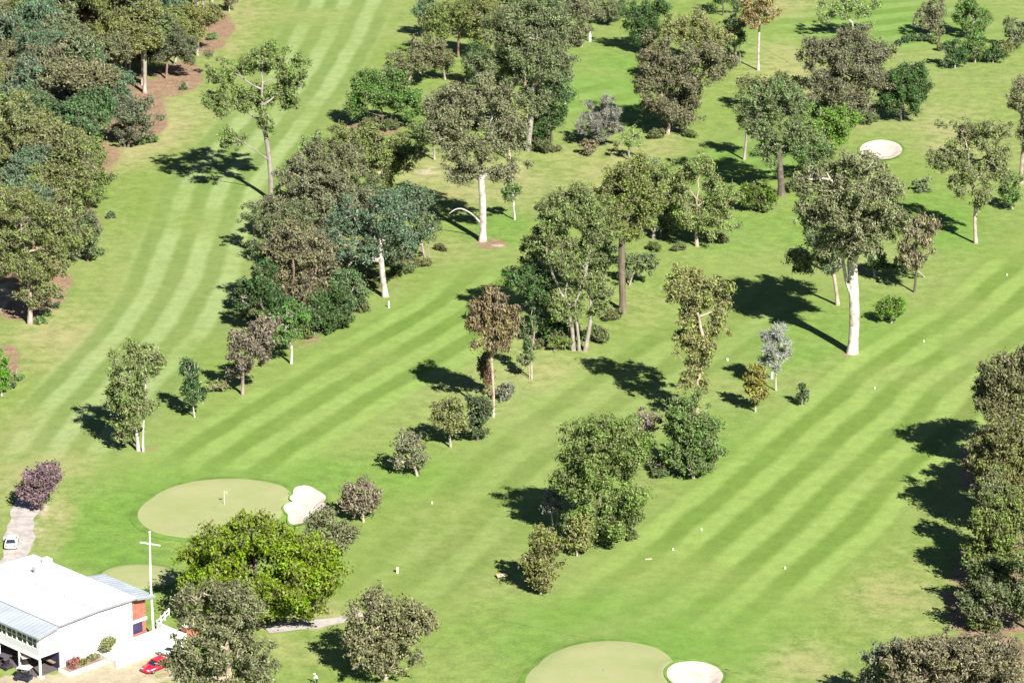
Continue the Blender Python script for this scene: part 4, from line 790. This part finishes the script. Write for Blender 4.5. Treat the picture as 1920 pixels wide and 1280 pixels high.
# ------------------------------------------------------------------ golfer
def golfer(loc, rz):
    t = empty('person', loc, rz); tag(t, 'person in white shirt and cap bending over a club on the grass', 'person')
    J = {'pelvis': (0, 0, .92), 'waist': (.04, 0, 1.08), 'chest': (.16, 0, 1.32), 'neck': (.27, 0, 1.46), 'head': (.34, 0, 1.56), 'crown': (.37, 0, 1.68)}
    for s, n in ((1, 'l'), (-1, 'r')):
        J.update({'hip' + n: (0, s * .11, .88), 'knee' + n: (.08, s * .16, .48), 'ank' + n: (-.02, s * .18, .08), 'toe' + n: (.16, s * .21, .04), 'sho' + n: (.2, s * .19, 1.38), 'elb' + n: (.32, s * .17, 1.12), 'wri' + n: (.46, s * .04, .90), 'hand' + n: (.49, s * .02, .84)})
    Rd = {'pelvis': .15, 'waist': .14, 'chest': .16, 'neck': .06, 'head': .095, 'crown': .075}
    for n in 'lr': Rd.update({'hip' + n: .10, 'knee' + n: .065, 'ank' + n: .045, 'toe' + n: .04, 'sho' + n: .075, 'elb' + n: .045, 'wri' + n: .032, 'hand' + n: .036})
    keys = list(J); E = [('pelvis', 'waist'), ('waist', 'chest'), ('chest', 'neck'), ('neck', 'head'), ('head', 'crown')]
    for n in 'lr': E += [('pelvis', 'hip' + n), ('hip' + n, 'knee' + n), ('knee' + n, 'ank' + n), ('ank' + n, 'toe' + n), ('chest', 'sho' + n), ('sho' + n, 'elb' + n), ('elb' + n, 'wri' + n), ('wri' + n, 'hand' + n)]
    for n in 'lr':
        for f, dy in enumerate((-.03, -.01, .01, .03)):
            k = f'f{n}{f}'; J[k] = (J['hand' + n][0] + .05, J['hand' + n][1] + dy * .8, J['hand' + n][2] - .06 - .01 * (f in (1, 2))); Rd[k] = .009; keys.append(k); E.append(('hand' + n, k))
        k = f'th{n}'; J[k] = (J['hand' + n][0] + .045, J['hand' + n][1], J['hand' + n][2] + .01); Rd[k] = .011; keys.append(k); E.append(('hand' + n, k))
    me = bpy.data.meshes.new('body'); me.from_pydata([J[k] for k in keys], [(keys.index(a), keys.index(b)) for a, b in E], [])
    o = link('body', me, None, t); sk = o.modifiers.new('skin', 'SKIN'); sk.use_smooth_shade = True; o.modifiers.new('sub', 'SUBSURF').levels = 1
    for i, k in enumerate(keys): me.skin_vertices[0].data[i].radius = (Rd[k], Rd[k])
    me.skin_vertices[0].data[0].use_root = True
    m = NT('person_clothing'); z = m.n('ShaderNodeSeparateXYZ'); m.l(m.obj(), z.inputs[0])
    c = m.mix(m.ramp(z.outputs[2], .94, .95), (.045, .05, .06), (.80, .80, .79)); c = m.mix(m.ramp(z.outputs[2], 1.455, 1.46), c, (.45, .27, .19)); c = m.mix(m.ramp(z.outputs[2], .1, .095), c, c)
    me.materials.append(m.fin(c, .8, .2))
    part('cap', M['white'], t, lambda bm: (bmesh.ops.create_uvsphere(bm, u_segments=14, v_segments=8, radius=.115, matrix=Matrix.Translation((.36, 0, 1.66)) @ Matrix.Diagonal((1.1, 1, .75, 1))), bbox(bm, .42, .56, -.08, .08, 1.61, 1.63)))
    cl = empty('golf_club', t.matrix_basis @ Vector((.52, 0, .84)), rz); tag(cl, 'thin steel golf club held by the person in white', 'golf club')
    part('shaft', M['rim'], cl, btube, (0, 0, .1), (.45, 0, -.78), .012, .009, 6); part('head', M['rim'], cl, bbox, .42, .5, -.03, .09, -.82, -.76, .01)
golfer(P(595, 1283), math.radians(200))
